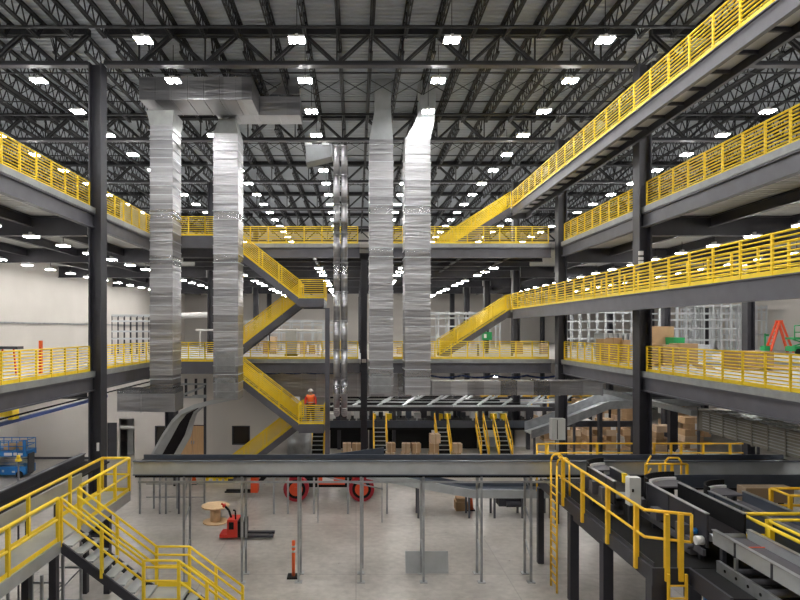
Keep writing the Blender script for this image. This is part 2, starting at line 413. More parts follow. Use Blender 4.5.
# ------------------------------------------------------------------ stairs
TREAD = {}
def stair_flight(t, x0, z0, x1, z1, ya, yb, m_rail, m_str, bars=9, h=1.0, n=None, postr=.03, r=.024, spacing=1.0, zs=None, toe=.1, dp=.36, tread_m=None):
    n = n or max(3, round(abs(z1-z0)/.19)); sx = 1 if x1 > x0 else -1
    sl = (z1-z0)/(x1-x0)
    for y in (ya, yb):
        a = (x0, y, z0); b = (x1, y, z1); v = dp
        c = []
        part('stringer', MB().quadbox([(x0,y-.03,z0-v),(x1,y-.03,z1-v),(x1,y+.03,z1-v),(x0,y+.03,z0-v),(x0,y-.03,z0+.06),(x1,y-.03,z1+.06),(x1,y+.03,z1+.06),(x0,y+.03,z0+.06)]), m_str, t)
        railing(t, (x0, y, z0), (x1, y, z1), h=h, bars=bars, m=m_rail, joined=True, spacing=spacing, toe=toe, postr=postr, r=r, bar_zs=zs)
    w = wpos(t); run = abs(x1-x0)/n
    key = (round(run,3), round(yb-ya,3))
    if key not in TREAD:
        TREAD[key] = MB().box(-run/2, run/2, .03, yb-ya-.03, -.04, 0).mesh('tread', tread_m or M['steel2'])
    for k in range(n):
        f = (k+.5)/n
        inst('tread', TREAD[key], t, (x0+(x1-x0)*f-w[0], ya-w[1], z0+(z1-z0)*(k+1)/(n+1)-w[2]))
def well_stair(ztop, nm):
    zl = ztop-3.25
    t = thing('switchback_stair', (SX0, SYm, ztop-6.5), 'yellow railed switchback stair climbing from the %s' % nm, 'stairs', 'switchback stairs by the left duct')
    stair_flight(t, SX0+.02, ztop-.02, SX1, zl, SYa, SYm-.1, M['yellow'], M['steel2'])
    stair_flight(t, SX1, zl, SX0+.02, ztop-6.5+.03, SYm+.1, SYb-.06, M['yellow'], M['steel2'])
    part('landing', MB().box(SX1, SX2, SYa-.03, SYb-.05, zl-.12, zl), M['slab'], t)
    part('landing_beam', MB().box(SX1, SX2, SYa-.04, SYa+.04, zl-.42, zl+.04).box(SX1, SX2, SYb-.12, SYb-.05, zl-.42, zl+.04).box(SX2-.06, SX2, SYa+.04, SYb-.12, zl-.42, zl-.12), M['steel2'], t)
    railing(t, (SX1, SYa, zl), (SX2, SYa, zl), joined=True)
    railing(t, (SX2, SYa, zl), (SX2, SYb-.1, zl), joined=True)
    return t
well_stair(L3, 'middle deck to the upper deck')
well_stair(L2, 'ground floor to the middle deck')
solo('stair_post', MB().box(X(325,31.2), X(329.6,31.2), 31.25, 31.45, 0, L3-3.7), M['steel2'], 'slim grey post carrying the two stair landings', 'post')

# ------------------------------------------------------------------ catwalks on the right
def catwalk(z, nm, lower):
    xa, xb = 9.9, 11.15
    ye = 39.2; yl = 37.9
    t = thing('catwalk', (xa, 25, z-.6), 'long yellow railed catwalk, %s' % nm, 'catwalk', 'suspended catwalks')
    part('side_beam', MB().ibeam((xa, 6, z-.28), (xa, yl, z-.28), .14, .58 if lower else .52, .035), M['steel2'], t)
    part('side_beam', MB().ibeam((xb-.06, 6, z-.17), (xb-.06, yl, z-.17), .12, .32, .035), M['steel'], t)
    part('deck_plate', MB().box(xa+.05, xb-.1, 6, yl, z-.05, z-.01), M['soffit'], t)
    cb = MB().box(xa+.06, xb-.1, -.04, .04, -.17, -.06).mesh('cross_beam', M['steel'])
    w = wpos(t); y = 6.5
    while y < yl: inst('cross_beam', cb, t, (-w[0], y-w[1], z-w[2])); y += 1.25
    railing(t, (xa, 6, z), (xa, yl, z), h=1.0, joined=True, bars=8, spacing=1.2)
    railing(t, (xb, 6, z), (xb, yl, z), h=1.0, joined=True, bars=8, spacing=1.2)
    # landing and stair down to the deck
    part('landing', MB().box(xa-.1, xb, yl, ye, z-.12, z), M['slab'], t)
    part('landing_beam', MB().box(xa-.1, xb, ye-.06, ye, z-.5, z).box(xb-.06, xb, yl, ye-.06, z-.5, z-.12), M['steel2'], t)
    railing(t, (xa-.1, ye, z), (xb, ye, z), joined=True); railing(t, (xb, yl, z), (xb, ye, z), joined=True)
    s = thing('catwalk_stair', (5.2, 38.5, z-2.9), 'yellow railed stair rising rightward from the %s deck to a catwalk' % ('middle' if lower else 'upper'), 'stairs', 'catwalk stairs')
    stair_flight(s, xa-.14, z-.02, 5.3, (L2 if lower else L3)+.03, yl, ye, M['yellow'], M['steel2'])
catwalk(9.43, 'lower of the two on the right, above the middle deck', True)
catwalk(15.9, 'upper of the two, crossing the top right corner', False)
for k, (px, y) in enumerate(((512,38.6),(478,38.6))):
    solo('catwalk_post', MB().box(X(px,y)-.06, X(px,y)+.06, y-.06, y+.06, L2, 8.95 if k == 0 else 8.2-.95), M['steel2'], ['slim post under the landing of the lower catwalk','slim post under the stair of the lower catwalk'][k], 'post')

# ------------------------------------------------------------------ roof structure
GT, GB = 20.2, 18.75
def girder(x0, x1, y, label):
    t = thing('roof_girder', ((x0+x1)/2, y, GB), label, 'truss', 'roof girders')
    part('top_chord', MB().box(x0, x1, y-.17, y-.04, GT-.3, GT).box(x0, x1, y+.04, y+.17, GT-.3, GT), M['truss'], t)
    part('bottom_chord', MB().box(x0, x1, y-.17, y-.04, GB-.02, GB+.1).box(x0, x1, y+.04, y+.17, GB-.02, GB+.1), M['truss'], t)
    part('bottom_flange', MB().box(x0, x1, y-.17, y+.17, GB-.07, GB-.02), M['steel'], t)
    w = MB(); n = max(2, round((x1-x0)/2.6)); p = (x1-x0)/n
    for k in range(n):
        a = x0+k*p
        for dy in (-.1, .1):
            w.bar((a+.08, y+dy, GT-.3), (a+p/2-.08, y+dy, GB+.08), .08, .1); w.bar((a+p-.08, y+dy, GT-.3), (a+p/2+.08, y+dy, GB+.08), .08, .1)
        w.bar((a+p/2, y, GT-.3), (a+p/2, y, GB+.05), .06, .06)
    part('web', w, M['truss'], t)
for i, y in enumerate(ROWS):
    girder(CXL+.34, CXR-.34, y, 'dark roof girder spanning between the tall columns, %s row' % ORD[i])
    girder(-32.0, CXL-.34, y, 'dark roof girder left of the tall column, %s row' % ORD[i])
    girder(CXR+.34, 33.2, y, 'dark roof girder right of the tall column, %s row' % ORD[i])
JD = .8
def joist_meshes(L):
    zt = ROOF-.09; zb = zt-JD
    tc = MB().box(-.08,-.02,0,L,zt-.1,zt).box(.02,.08,0,L,zt-.1,zt)
    bc = MB().box(-.07,-.02,.5,L-.5,zb,zb+.085).box(.02,.07,.5,L-.5,zb,zb+.085)
    w = MB(); n = round(L/.8); p = (L-.6)/n
    w.bar((0,.05,zt-.06),(0,.55,zb+.03),.03,.045); w.bar((0,L-.05,zt-.06),(0,L-.55,zb+.03),.03,.045)
    for k in range(n):
        a = .3+k*p
        w.bar((0,a,zt-.06),(0,a+p/2,zb+.04),.035,.05); w.bar((0,a+p/2,zb+.04),(0,a+p,zt-.06),.035,.05)
    return tc, bc, w
tc, bc, w = joist_meshes(9.3)
jt, jb, jw = tc.mesh('top_chord', M['truss']), bc.mesh('bottom_chord', M['truss']), w.mesh('web', M['truss'])
allj = MB()
for q in (tc, bc, w):
    b = len(allj.v); allj.v += q.v; allj.f += [tuple(i+b for i in f) for f in q.f]; allj.sm += q.sm
ja = allj.mesh('roof_joist', M['truss'])
bays = [14.6]+[r+.1 for r in ROWS[:5]]
for bi, y0 in enumerate(bays):
    yy = y0+9.5
    lo, hi = -356*yy/600-1.3, 444*yy/600+1.3
    for k in range(-26, 27):
        x = .62+1.3*k
        if x < max(lo, -33) or x > min(hi, 34): continue
        side = 'left' if k < 0 else 'right'
        if bi < 3:
            lab = 'open-web roof joist in the %s bay, the centre one' % ORD[bi] if k == 0 else 'open-web roof joist in the %s bay, number %s %s of the centre one' % (ORD[bi], NTH[abs(k)-1] if abs(k) <= 20 else 'twenty or more', side)
            t = thing('roof_joist', (x, y0, 0), lab, 'truss', 'roof joists')
            inst('top_chord', jt, t, (0,0,0)); inst('bottom_chord', jb, t, (0,0,0)); inst('web', jw, t, (0,0,0))
        else:
            o = inst('roof_joist', ja, None, (x, y0, 0)); kind_tag(o, 'small distant open-web roof joist in the %s bay on the %s half' % (ORD[bi], side), 'truss', 'distant roof joists, %s bay %s half' % (ORD[bi], side))
# sprinkler mains and branch lines crossing below the joists
for i, y in enumerate((22.3, 26.3, 29.6, 31.4, 36.2, 38.8, 41.0, 46.5, 50.0, 56.5, 60.0)):
    mb = MB().tube((-30, y, 19.42), (31, y, 19.42), .035 if i % 3 else .055)
    solo('sprinkler_pipe', mb, M['truss'], 'dark sprinkler pipe crossing below the roof joists, %s from the camera' % ORD[i], 'pipe', 'sprinkler pipes')
# cross bridging between joists
for i, y in enumerate((29.0, 38.4, 47.8)):
    mb = MB()
    for k in range(-14, 16):
        x = .62+1.3*k; mb.bar((x+.05,y,19.55),(x+1.25,y,20.25),.03,.03); mb.bar((x+.05,y,20.25),(x+1.25,y,19.55),.03,.03)
    solo('joist_bridging', mb, M['truss'], 'line of dark crossed bridging bars between roof joists, %s from the camera' % ORD[i], 'brace', 'joist bridging')

# ------------------------------------------------------------------ lights
def light_proto(name, low):
    t = thing(name, (0,0,0), 'x', 'light')
    w, dpt = (.245, .22) if not low else (.20, .19)
    part('housing', MB().box(-w-.04, w+.04, -dpt-.02, dpt+.02, .03, .10).box(-.05,.05,-.12,.12,.11,.2), M['white'], t, True)
    part('diffuser', MB().box(-w-.02, -.06, -dpt, dpt, 0, .03), M['lamplow'] if low else M['lamp'], t, True, 'glowing white panel')
    part('diffuser', MB().box(.06, w+.02, -dpt, dpt, 0, .03), M['lamplow'] if low else M['lamp'], t, True, 'glowing white panel')
    part('hanger', MB().box(-.012,.012,-.012,.012,.2,1.5 if not low else .6), M['truss'], t, True)
    return t
hb = light_proto('high_bay_light', False); lb = light_proto('low_bay_light', True)
used = {}
def put_light(proto, x, y, z, label, group):
    if proto.name not in used: used[proto.name] = 1; o = proto
    else: o = copy_tree(proto)
    o.location = (x, y, z); o['label'] = label; o['group'] = group
cols = (-24.2,-18.8,-13.1,-7.55,-2.1,3.4,8.85,14.3,19.4,25.0)
for ci, x in enumerate(cols):
    for k in range(-5, 15):
        y = 21.3+3.48*k
        if k == 2 and ci == 3: continue
        if k < 0: lab, g = 'twin-panel high bay light overhead, nearer than the roof bay in view', 'high bay lights overhead'
        elif y > 50: lab, g = 'tiny distant high bay light, %s lengthwise row from the left' % NTH[ci], 'distant high bay lights row %s' % NTH[ci]
        else: lab, g = 'twin-panel high bay light, %s from the camera in the %s lengthwise row from left' % (ORD[k], NTH[ci]), 'high bay lights under the roof'
        put_light(hb, x, y, 18.42, lab, g)
for ci, x in enumerate((-18.9,-13.0,15.9,21.5,27.4)):
    for k in range(-3, 15):
        y = 21.4+2.62*k*1.0
        lab = 'low bay light below the upper floor on the %s, %s %s row, %s along' % ('left' if x < 0 else 'right', 'outer' if x in (-18.9,27.4) else 'inner' if x in (-13.0,15.9) else 'middle', 'lengthwise', NTH[k+3])
        put_light(lb, x, y, 11.86, lab, 'low bay lights under the upper floor')
for ci, x in enumerate((-7.7,-2.25,2.8,8.3)):
    for k in range(11):
        y = 36.2+2.4*k+2.2*(k//3)
        if abs(y-43) < .5 or abs(y-52.5) < .5: y += .7
        put_light(lb, x, y, 11.86, 'low bay light below the back upper floor, %s row from left, %s along' % (NTH[ci], NTH[k]), 'low bay lights under the upper floor')
for ci, x in enumerate((-18.0,-13.5)):  # lamp rows added because the lower left needs light
    for k, y in enumerate((17.5, 21.5, 27.5, 31.5, 35.6)):
        put_light(lb, x, y, 5.3, 'added low bay light below the middle floor at left, %s row, %s along' % (['outer','inner'][ci], NTH[k]), 'low bay lights under the middle floor')
for ci, x in enumerate((-1.8, 3.4, 8.6, 14.5, 20.0)):
    for k, y in enumerate((36.4, 41.2, 46.5, 51.0, 57.5, 66.0) if x < 12 else (17.0, 22.0, 29.0, 36.0, 38.9, 41.5, 46.5, 57.5, 66.0)):  # farthest rows and an extra right row added to brighten back wall and cartons
        put_light(lb, x, y, 5.3 if y < 60 else 5.2, 'low bay light, partly added grid below the middle floor, %s row right of the stair, %s along' % (NTH[ci], NTH[k]), 'low bay lights under the middle floor')

# ------------------------------------------------------------------ ducts
def vduct(mb, x0, x1, y0, y1, z0, z1, step=.42):
    mb.seams = MB()
    s = .415; n = int((z1-z0)/s)
    if z1-z0-n*s > .05: mb.box(x0, x1, y0, y1, z0+n*s, z1)
    for k in range(n):
        a = z0+k*s; j = .006*((k*7) % 3)
        mb.box(x0-j, x1+j, y0-j, y1+j, a, a+s-.03); mb.seams.box(x0-.03, x1+.03, y0-.03, y1+.03, a+s-.028, a+s)
def hduct(mb, x0, x1, y0, y1, z0, z1, step=.7):
    n = max(1, round((x1-x0)/step)); s = (x1-x0)/n
    for k in range(n):
        a = x0+k*s; mb.box(a, a+s-.03, y0, y1, z0, z1); mb.box(a+s-.03, a+s, y0-.025, y1+.025, z0-.025, z1+.025)
def louver(t, x0, x1, y, z0, z1):
    mb = MB(); mb.box(x0, x1, y-.05, y-.028, z0, z0+.07).box(x0, x1, y-.05, y-.028, z1-.07, z1).box(x0, x0+.07, y-.05, y-.028, z0, z1).box(x1-.07, x1, y-.05, y-.028, z0, z1)
    k = z0+.1
    while k < z1-.08: mb.box(x0+.07, x1-.07, y-.045, y-.03, k, k+.035); k += .06
    part('louvre_grille', mb, M['galv'], t)
# duct 1 with manifold
Ya, Yb = 27.0, 28.3
t = thing('air_duct', (X(161,Ya), Ya+.6, Z(412,Ya)), 'leftmost tall silver air duct with a wide boot at its foot', 'duct', 'tall silver air ducts')
mb = MB(); vduct(mb, X(150,Ya), X(172.5,Ya), Ya, Yb, Z(388,Ya), Z(125,Ya)); part('riser', mb, M['duct'], t); part('seam', mb.seams, M['palegalv'], t)
part('collar', MB().frustum((X(150,Ya),X(172.5,Ya),Ya,Yb), Z(125,Ya), (X(147,Ya),X(174,Ya),Ya-.1,Yb+.1), Z(111,Ya)), M['slab'], t, label='plain pale grey collar')
mb = MB(); mb.box(X(141,Ya), X(175,Ya), Ya, Yb, Z(412,Ya), Z(388.4,Ya)).box(X(117,Ya), X(140.6,Ya), Ya+.02, Yb, Z(412,Ya), Z(390,Ya)).box(X(140.4,Ya), X(141.2,Ya), Ya-.03, Yb+.03, Z(412.5,Ya), Z(388,Ya)); part('boot', mb, M['duct'], t)
t = thing('supply_manifold', (X(190,Ya), Ya+.6, Z(102,Ya)), 'horizontal silver duct below the roof joining the leftmost duct', 'duct')
Y1, Y2 = 26.6, 28.5
mb = MB(); hduct(mb, X(139,Y1), X(252,Y1), Y1, Y2, Z(99.5,Y1), 19.38, .75); part('duct_run', mb, M['ducth'], t)
part('riser_neck', MB().frustum((X(228,Y1),X(250,Y1),Y1+.2,Y2-.2), 19.38, (X(232,Y1),X(250,Y1),Y1+.4,Y2-.4), ROOF-.1), M['duct'], t)
# duct 2
Ya, Yb = 28.9, 30.2
t = thing('air_duct', (X(226,Ya), Ya+.6, Z(400,Ya)), 'tall silver air duct with two grilles, second from left', 'duct', 'tall silver air ducts')
mb = MB(); vduct(mb, X(213.5,Ya), X(238,Ya), Ya, Yb, Z(400,Ya), Z(133,Ya)); part('riser', mb, M['duct'], t); part('seam', mb.seams, M['palegalv'], t)
part('collar', MB().frustum((X(213.5,Ya),X(238,Ya),Ya,Yb), Z(133,Ya), (X(218,Ya),X(234,Ya),Ya+.2,Yb-.2), Z(117,Ya)), M['slab'], t, label='plain pale tapered collar')
louver(t, X(215.5,Ya), X(235.5,Ya), Ya, Z(372,Ya), Z(352,Ya)); louver(t, X(215.5,Ya), X(235.5,Ya), Ya, Z(398,Ya), Z(378,Ya))
t = thing('offset_duct', (X(270,Ya), Ya+.6, Z(120,Ya)), 'short horizontal duct curving up to the roof behind the manifold', 'duct')
mb = MB(); hduct(mb, X(216,Ya), X(300,Ya), Ya, Yb, Z(115,Ya), Z(115,Ya)+.9, .9); part('duct_run', mb, M['ducth'], t)
mb = MB(); z0 = Z(115,Ya)+.9; pts = [(X(268,Ya), X(300,Ya), z0), (X(276,Ya), X(299,Ya), z0+.3), (X(281,Ya), X(298,Ya), z0+.65), (X(282,Ya), X(298,Ya), ROOF-.1)]
for a, b in zip(pts, pts[1:]):
    if b[2] > a[2]: mb.frustum((a[0],a[1],Ya,Yb), a[2], (b[0],b[1],Ya,Yb), b[2])
part('elbow', mb, M['duct'], t)
# duct 3
t = thing('air_duct', (X(381,Ya), Ya+.6, Z(395,Ya)), 'tall silver air duct right of the pipes with one low grille', 'duct', 'tall silver air ducts')
mb = MB(); vduct(mb, X(369.5,Ya), X(393,Ya), Ya, Yb, Z(394,Ya), Z(139,Ya)); part('riser', mb, M['duct'], t); part('seam', mb.seams, M['palegalv'], t)
part('collar', MB().frustum((X(369.5,Ya),X(393,Ya),Ya,Yb), Z(139,Ya), (X(375,Ya),X(391,Ya),Ya+.1,Yb-.1), Z(108,Ya)).box(X(375,Ya), X(391,Ya), Ya+.1, Yb-.1, Z(108,Ya), ROOF-.1), M['galvlt'], t, label='plain tapered collar')
louver(t, X(371.5,Ya), X(391,Ya), Ya, Z(392.5,Ya), Z(374,Ya))
# duct 4
t = thing('air_duct', (X(418,Ya), Ya+.6, Z(395,Ya)), 'rightmost tall silver air duct turning right at its foot', 'duct', 'tall silver air ducts')
mb = MB(); vduct(mb, X(405,Ya), X(430.5,Ya), Ya, Yb, Z(395,Ya), Z(139,Ya)); part('riser', mb, M['duct'], t); part('seam', mb.seams, M['palegalv'], t)
part('collar', MB().frustum((X(405,Ya),X(430.5,Ya),Ya,Yb), Z(139,Ya), (X(415,Ya),X(434,Ya),Ya,Yb), Z(122,Ya)).frustum((X(415,Ya),X(434,Ya),Ya,Yb), Z(122,Ya), (X(420,Ya),X(436,Ya),Ya+.1,Yb-.1), Z(108,Ya)).box(X(420,Ya), X(436,Ya), Ya+.1, Yb-.1, Z(108,Ya), ROOF-.1), M['galvlt'], t, label='plain offset collar')
mb = MB(); hduct(mb, X(432,Ya), X(604,Ya), Ya+.1, Yb-.2, Z(395.5,Ya), Z(381,Ya)-.02, 1.1); part('foot_run', mb, M['ducth'], t)
t = thing('rear_duct', (X(330,35.4), 35.9, Z(398,35)), 'wide silver duct below the middle deck behind the stair', 'duct')
mb = MB(); hduct(mb, X(262,35), X(418,35), 35.2, 36.4, Z(397,35), Z(374,35), 1.2); part('duct_run', mb, M['ducth'], t)
# round pipes
for px, lab in ((336.5,'left one of two tall round silver pipes beside the slim column'), (344.2,'right one of two tall round silver pipes beside the slim column')):
    t = thing('round_pipe', (X(px,29), 29.2, Z(411,29)), lab, 'pipe', 'tall round pipes')
    r = .155; z0, z1 = Z(408,29), Z(145,29); x = X(px,29); mb = MB()
    n = 9
    for k in range(n): mb.tube((x,29.2,z0+(z1-z0)*k/n),(x,29.2,z0+(z1-z0)*(k+1)/n-.06), r, 16); mb.tube((x,29.2,z0+(z1-z0)*(k+1)/n-.06),(x,29.2,z0+(z1-z0)*(k+1)/n), r+.03, 16)
    part('pipe_run', mb, M['duct'], t)
    mb = MB(); pr = None
    for k in range(7):
        a = math.pi/2*k/6; p = (x, 29.2+.35*(1-math.cos(a)), z0-.35*math.sin(a))
        if pr: mb.tube(pr, p, r, 12)
        pr = p
    part('elbow', mb, M['galv'], t)
Ye = 29.3
t = thing('square_elbow_duct', (X(318,Ye), Ye, Z(168,Ye)), 'translucent grey square duct bend joining the tops of the round pipes', 'duct')
part('bend', MB().quadbox([(X(306,Ye),Ye-.1,Z(163,Ye)),(X(332,Ye),Ye-.1,Z(157,Ye)),(X(332,Ye),Ye+.9,Z(157,Ye)),(X(306,Ye),Ye+.9,Z(163,Ye)),(X(306,Ye),Ye-.1,Z(146,Ye)),(X(332,Ye),Ye-.1,Z(144,Ye)),(X(332,Ye),Ye+.9,Z(144,Ye)),(X(306,Ye),Ye+.9,Z(146,Ye))]), mat('dim_duct', (.16,.17,.18), .5, .3, .1, 2), t)
part('flange', MB().box(X(305,Ye), X(312,Ye), Ye-.14, Ye+.94, Z(146,Ye), Z(143.5,Ye)).box(X(322,Ye), X(329,Ye), Ye-.14, Ye+.94, Z(146,Ye), Z(143.5,Ye)), M['slab'], t)
# big duct under the right deck
t = thing('ribbed_duct', (13.5, 18, 4.3), 'wide ribbed olive grey duct running below the right deck toward the camera', 'duct')
mb = MB(); y = 8.0
while y < 22.3:
    mb.box(12.9, 14.1, y, y+.72, 4.4, 5.15); mb.box(12.86, 14.14, y+.72, y+.77, 4.36, 5.19); y += .77
part('duct_run', mb, mat('dull_duct', (.24,.225,.195), .65, .1, .15, 2), t)
mb = MB()
for z in (4.5, 4.6, 4.7, 4.8, 4.9, 5.0, 5.07): mb.box(12.87, 12.9, 8, 22.3, z, z+.02)
for x in (13.1,13.3,13.5,13.7,13.9): mb.box(x, x+.03, 8, 22.3, 5.15, 5.175)
part('rib', mb, M['galvlt'], t)
t = thing('cable_duct', (12.65, 27, 5.0), 'thin pale trunking running away below the right deck', 'trunking')
part('trunking_run', MB().box(12.5, 12.75, 22.4, 33, 4.95, 5.15), M['galvlt'], t)

# ------------------------------------------------------------------ cross conveyor in the foreground
def conv_side(mb, p0, p1, w, h): mb.bar(p0, p1, w, h)
t = thing('cross_conveyor', (0, 19.8, 3.4), 'long grey conveyor on tall legs crossing the whole picture', 'conveyor')
xa, xb = -7.15, 14.4
part('side_panel', MB().box(xa, xb, 19.25, 19.31, 3.52, 3.92), M['galvlt'], t, label='light grey near side panel')
part('top_flange', MB().box(xa, xb, 19.2, 19.34, 3.92, 3.95).box(xa, xb, 19.2, 19.34, 3.49, 3.52), M['bluegrey'], t)
part('back_guard', MB().box(xa, xb, 20.2, 20.26, 3.5, 3.95), M['bluegrey'], t)
part('belt', MB().box(xa, xb, 19.33, 20.19, 3.78, 3.82), M['belt'], t)
part('under_frame', MB().box(xa, xb, 19.4, 19.5, 3.38, 3.48).box(xa, xb, 20.02, 20.12, 3.38, 3.48), M['black'], t)
ro = MB()
for k in range(70): ro.tube((xa+.3+k*.31, 19.36, 3.6), (xa+.3+k*.31, 20.18, 3.6), .045, 6)
part('return_roller', ro, M['steel'], t)['kind'] = 'stuff'
part('cable_tray', MB().box(xa+.2, 6.3, 19.12, 19.18, 3.27, 3.33), M['galv'], t, label='thin silver tray along the underside')
for px in (184, 242, 298.5, 361, 423.5, 481.5, 531):
    x = X(px, 19.4)
    l = MB().box(x-.035, x+.035, 19.36, 19.44, .02, 3.4).box(x-.12, x+.12, 19.3, 19.5, 0, .02)
    part('leg', l, M['galv'], t)
    l = MB().box(x-.035, x+.035, 20.08, 20.16, .02, 3.4).box(x-.12, x+.12, 20.0, 20.24, 0, .02)
    part('leg', l, M['galv'], t)
    for z in (.8, 1.9, 2.9): part('leg_brace', MB().bar((x, 19.45, z), (x, 20.07, z+.35), .05, .03), M['galv'], t)
# second lower line further back
t = thing('rear_low_conveyor', (-2, 26.9, 0), 'lower grey conveyor line on many thin legs, behind the cross conveyor at left', 'conveyor')
part('side_panel', MB().box(-9.0, 1.2, 26.5, 26.56, 1.95, 2.25), M['galvlt'], t)
part('belt', MB().box(-9.0, 1.2, 26.57, 27.4, 2.15, 2.2), M['belt'], t)
for px in (140,148,160,166,172,179,190,200,274,288,314,348,387):
    x = X(px, 26.6); yy = 26.6 if px not in (148,172,200) else 27.4
    part('leg', MB().box(x-.04, x+.04, yy-.04, yy+.04, 0, 1.95), M['steel2'] if px in (153,179,190) else M['galv'], t)
lr = MB()
for z in (.5,1.1): lr.box(X(140,26.6), X(200,26.6), 27.38, 27.42, z, z+.04)
part('brace', lr, M['galv'], t)
t = thing('declining_conveyor', (5, 27, 0), 'light grey conveyor sloping down then running level behind the thin legs', 'conveyor')
def dpath(z0, z1, z2): return [(X(366,26),z0),(X(472,26),z1),(X(556,26),z2)]
sp = [(.45,1.72),(5.05,.88),(8.6,.88)]
for nm, ya, yb, m, dz0, dz1 in (('side_panel',25.9,25.96,M['galvlt'],0,.36),('back_guard',26.8,26.86,M['bluegrey'],0,.44),('belt',25.97,26.79,M['bluegrey'],.25,.29)):
    mb = MB()
    for (x0,z0),(x1,z1) in zip(sp, sp[1:]): mb.quadbox([(x0,ya,z0+dz0),(x1,ya,z1+dz0),(x1,yb,z1+dz0),(x0,yb,z0+dz0),(x0,ya,z0+dz1),(x1,ya,z1+dz1),(x1,yb,z1+dz1),(x0,yb,z0+dz1)])
    part(nm, mb, m, t)
for x, z in ((2.7,1.28),(4.9,.9),(6.0,.88),(7.2,.88),(8.4,.88)):
    part('leg', MB().box(x-.04,x+.04,25.95,26.03,0,z).box(x-.04,x+.04,26.7,26.78,0,z), M['steel2'], t)
part('drive_motor', MB().box(6.2,7.3,26.0,26.6,.5,.86).tube((6.5,25.92,.62),(7.1,25.92,.62),.12,10), M['steel'], t)
# thin handrail rods of the decline
solo('guide_rail', MB().path([(X(289,25.4),25.4,Z(469,25.4)),(X(383,25.4),25.4,Z(489,25.4))],.03).path([(X(330,25.4),25.4,Z(471,25.4)),(X(383,25.4),25.4,Z(480,25.4))],.02).box(X(318,25.4)-.02,X(318,25.4)+.02,25.38,25.42,0,Z(475,25.4)).box(X(382,25.4)-.02,X(382,25.4)+.02,25.38,25.42,0,Z(481,25.4)), M['galv'], 'thin silver guide rail sloping down in front of the red machine', 'rail')

# ------------------------------------------------------------------ left conveyor + walkway + stair in the foreground
t = thing('side_conveyor', (-9.1, 14, 3.2), 'dark conveyor running toward the camera beside the left walkway', 'conveyor')
part('outer_guard', MB().box(-9.75,-9.68,7,21.4,3.2,3.72), M['steel'], t)
part('inner_guard', MB().box(-8.78,-8.72,7,19.1,3.1,3.6), M['galvlt'], t)
part('belt', MB().box(-9.67,-8.79,7,21.4,3.42,3.47), M['belt'], t)
part('top_flange', MB().box(-9.8,-9.63,7,21.4,3.72,3.76), M['steel2'], t)
for y in (9,12.5,16,19.3):
    part('leg', MB().box(-9.7,-9.6,y-.05,y+.05,0,3.2).box(-8.8,-8.7,y-.05,y+.05,0,3.1), M['steel2'], t)
t = thing('beacon', (-10.0, 17.8, 3.4), 'small yellow capped beacon post beside the left conveyor', 'beacon')
part('pole', MB().tube((-9.9,17.6,0),(-9.9,17.6,4.3),.03), M['steel2'], t)
part('cap', MB().tube((-9.9,17.6,4.3),(-9.9,17.6,4.36),.09,10).tube((-9.9,17.6,4.36),(-9.9,17.6,4.48),.05,10), M['yellow'], t)

WZ = 2.74; wx0, wx1 = -8.5, -7.6; wy1 = 20.1
t = thing('service_walkway', (-8, 13, 0), 'grey service walkway with yellow handrails at lower left', 'walkway')
part('deck_grating', MB().box(wx0, wx1, 6.5, wy1, WZ-.06, WZ), M['galvlt'], t)
part('side_channel', MB().box(wx1, wx1+.05, 6.5, 15.35, WZ-.3, WZ+.02), M['galvlt'], t)
part('side_channel', MB().box(wx1, wx1+.05, 16.45, wy1, WZ-.3, WZ+.02), M['galvlt'], t)
part('side_channel', MB().box(wx0-.05, wx0, 6.5, wy1, WZ-.3, WZ+.02), M['galvlt'], t)
part('cross_brace', MB().box(wx0, wx1, 8, 8.1, WZ-.25, WZ-.06).box(wx0, wx1, 12, 12.1, WZ-.25, WZ-.06).box(wx0, wx1, 17, 17.1, WZ-.25, WZ-.06), M['steel'], t)
for (x, y) in ((wx1-.12, 11.5), (wx1-.1, 15.3), (wx1-.1, 18.6), (wx0+.1, 11.5), (wx0+.1, 15.3), (wx0+.1, 18.6)):
    part('leg', MB().box(x-.09, x+.09, y-.09, y+.09, 0, WZ-.3), M['steel'], t)
RZ = [1.12, .58]
def crail(t, p, q, **kw): railing(t, p, q, h=1.1, m=kw.pop('m', M['yellow']), r=.033, postr=.04, toe=kw.pop('toe', .12), joined=True, bar_zs=RZ, spacing=kw.pop('spacing', 1.7))
crail(t, (wx0, 6.5, WZ), (wx0, wy1, WZ), spacing=2.2)
crail(t, (wx0, wy1, WZ), (wx1, wy1, WZ))
crail(t, (wx1, 6.5, WZ), (wx1, 15.3, WZ), spacing=2.0)
crail(t, (wx1, 16.55, WZ), (wx1, wy1, WZ), spacing=1.2)
t = thing('service_stair', (-7.5, 15.9, 0), 'grey stair with double yellow handrails descending right from the service walkway', 'stairs')
ya, yb = 15.4, 16.4
x1, z1 = -5.45, 1.13; x2 = -4.55; x3, z3 = -3.1, 0.05
for (a, za, b, zb) in ((wx1, WZ, x1, z1), (x2, z1, x3, z3)):
    n = max(3, round(abs(za-zb)/.2))
    for y in (ya, yb):
        part('stringer', MB().quadbox([(a,y-.03,za-.28),(b,y-.03,zb-.28 if zb > .3 else zb-.04),(b,y+.03,zb-.28 if zb > .3 else zb-.04),(a,y+.03,za-.28),(a,y-.03,za),(b,y-.03,zb),(b,y+.03,zb),(a,y+.03,za)]), M['steel'], t)
    for k in range(n):
        f = (k+.6)/n; part('tread', MB().box(a+(b-a)*f-.15, a+(b-a)*f+.15, ya+.03, yb-.03, za+(zb-za)*f-.05, za+(zb-za)*f-.01), M['galvlt'], t)
part('landing', MB().box(x1, x2, ya-.03, yb+.03, z1-.08, z1), M['galvlt'], t)
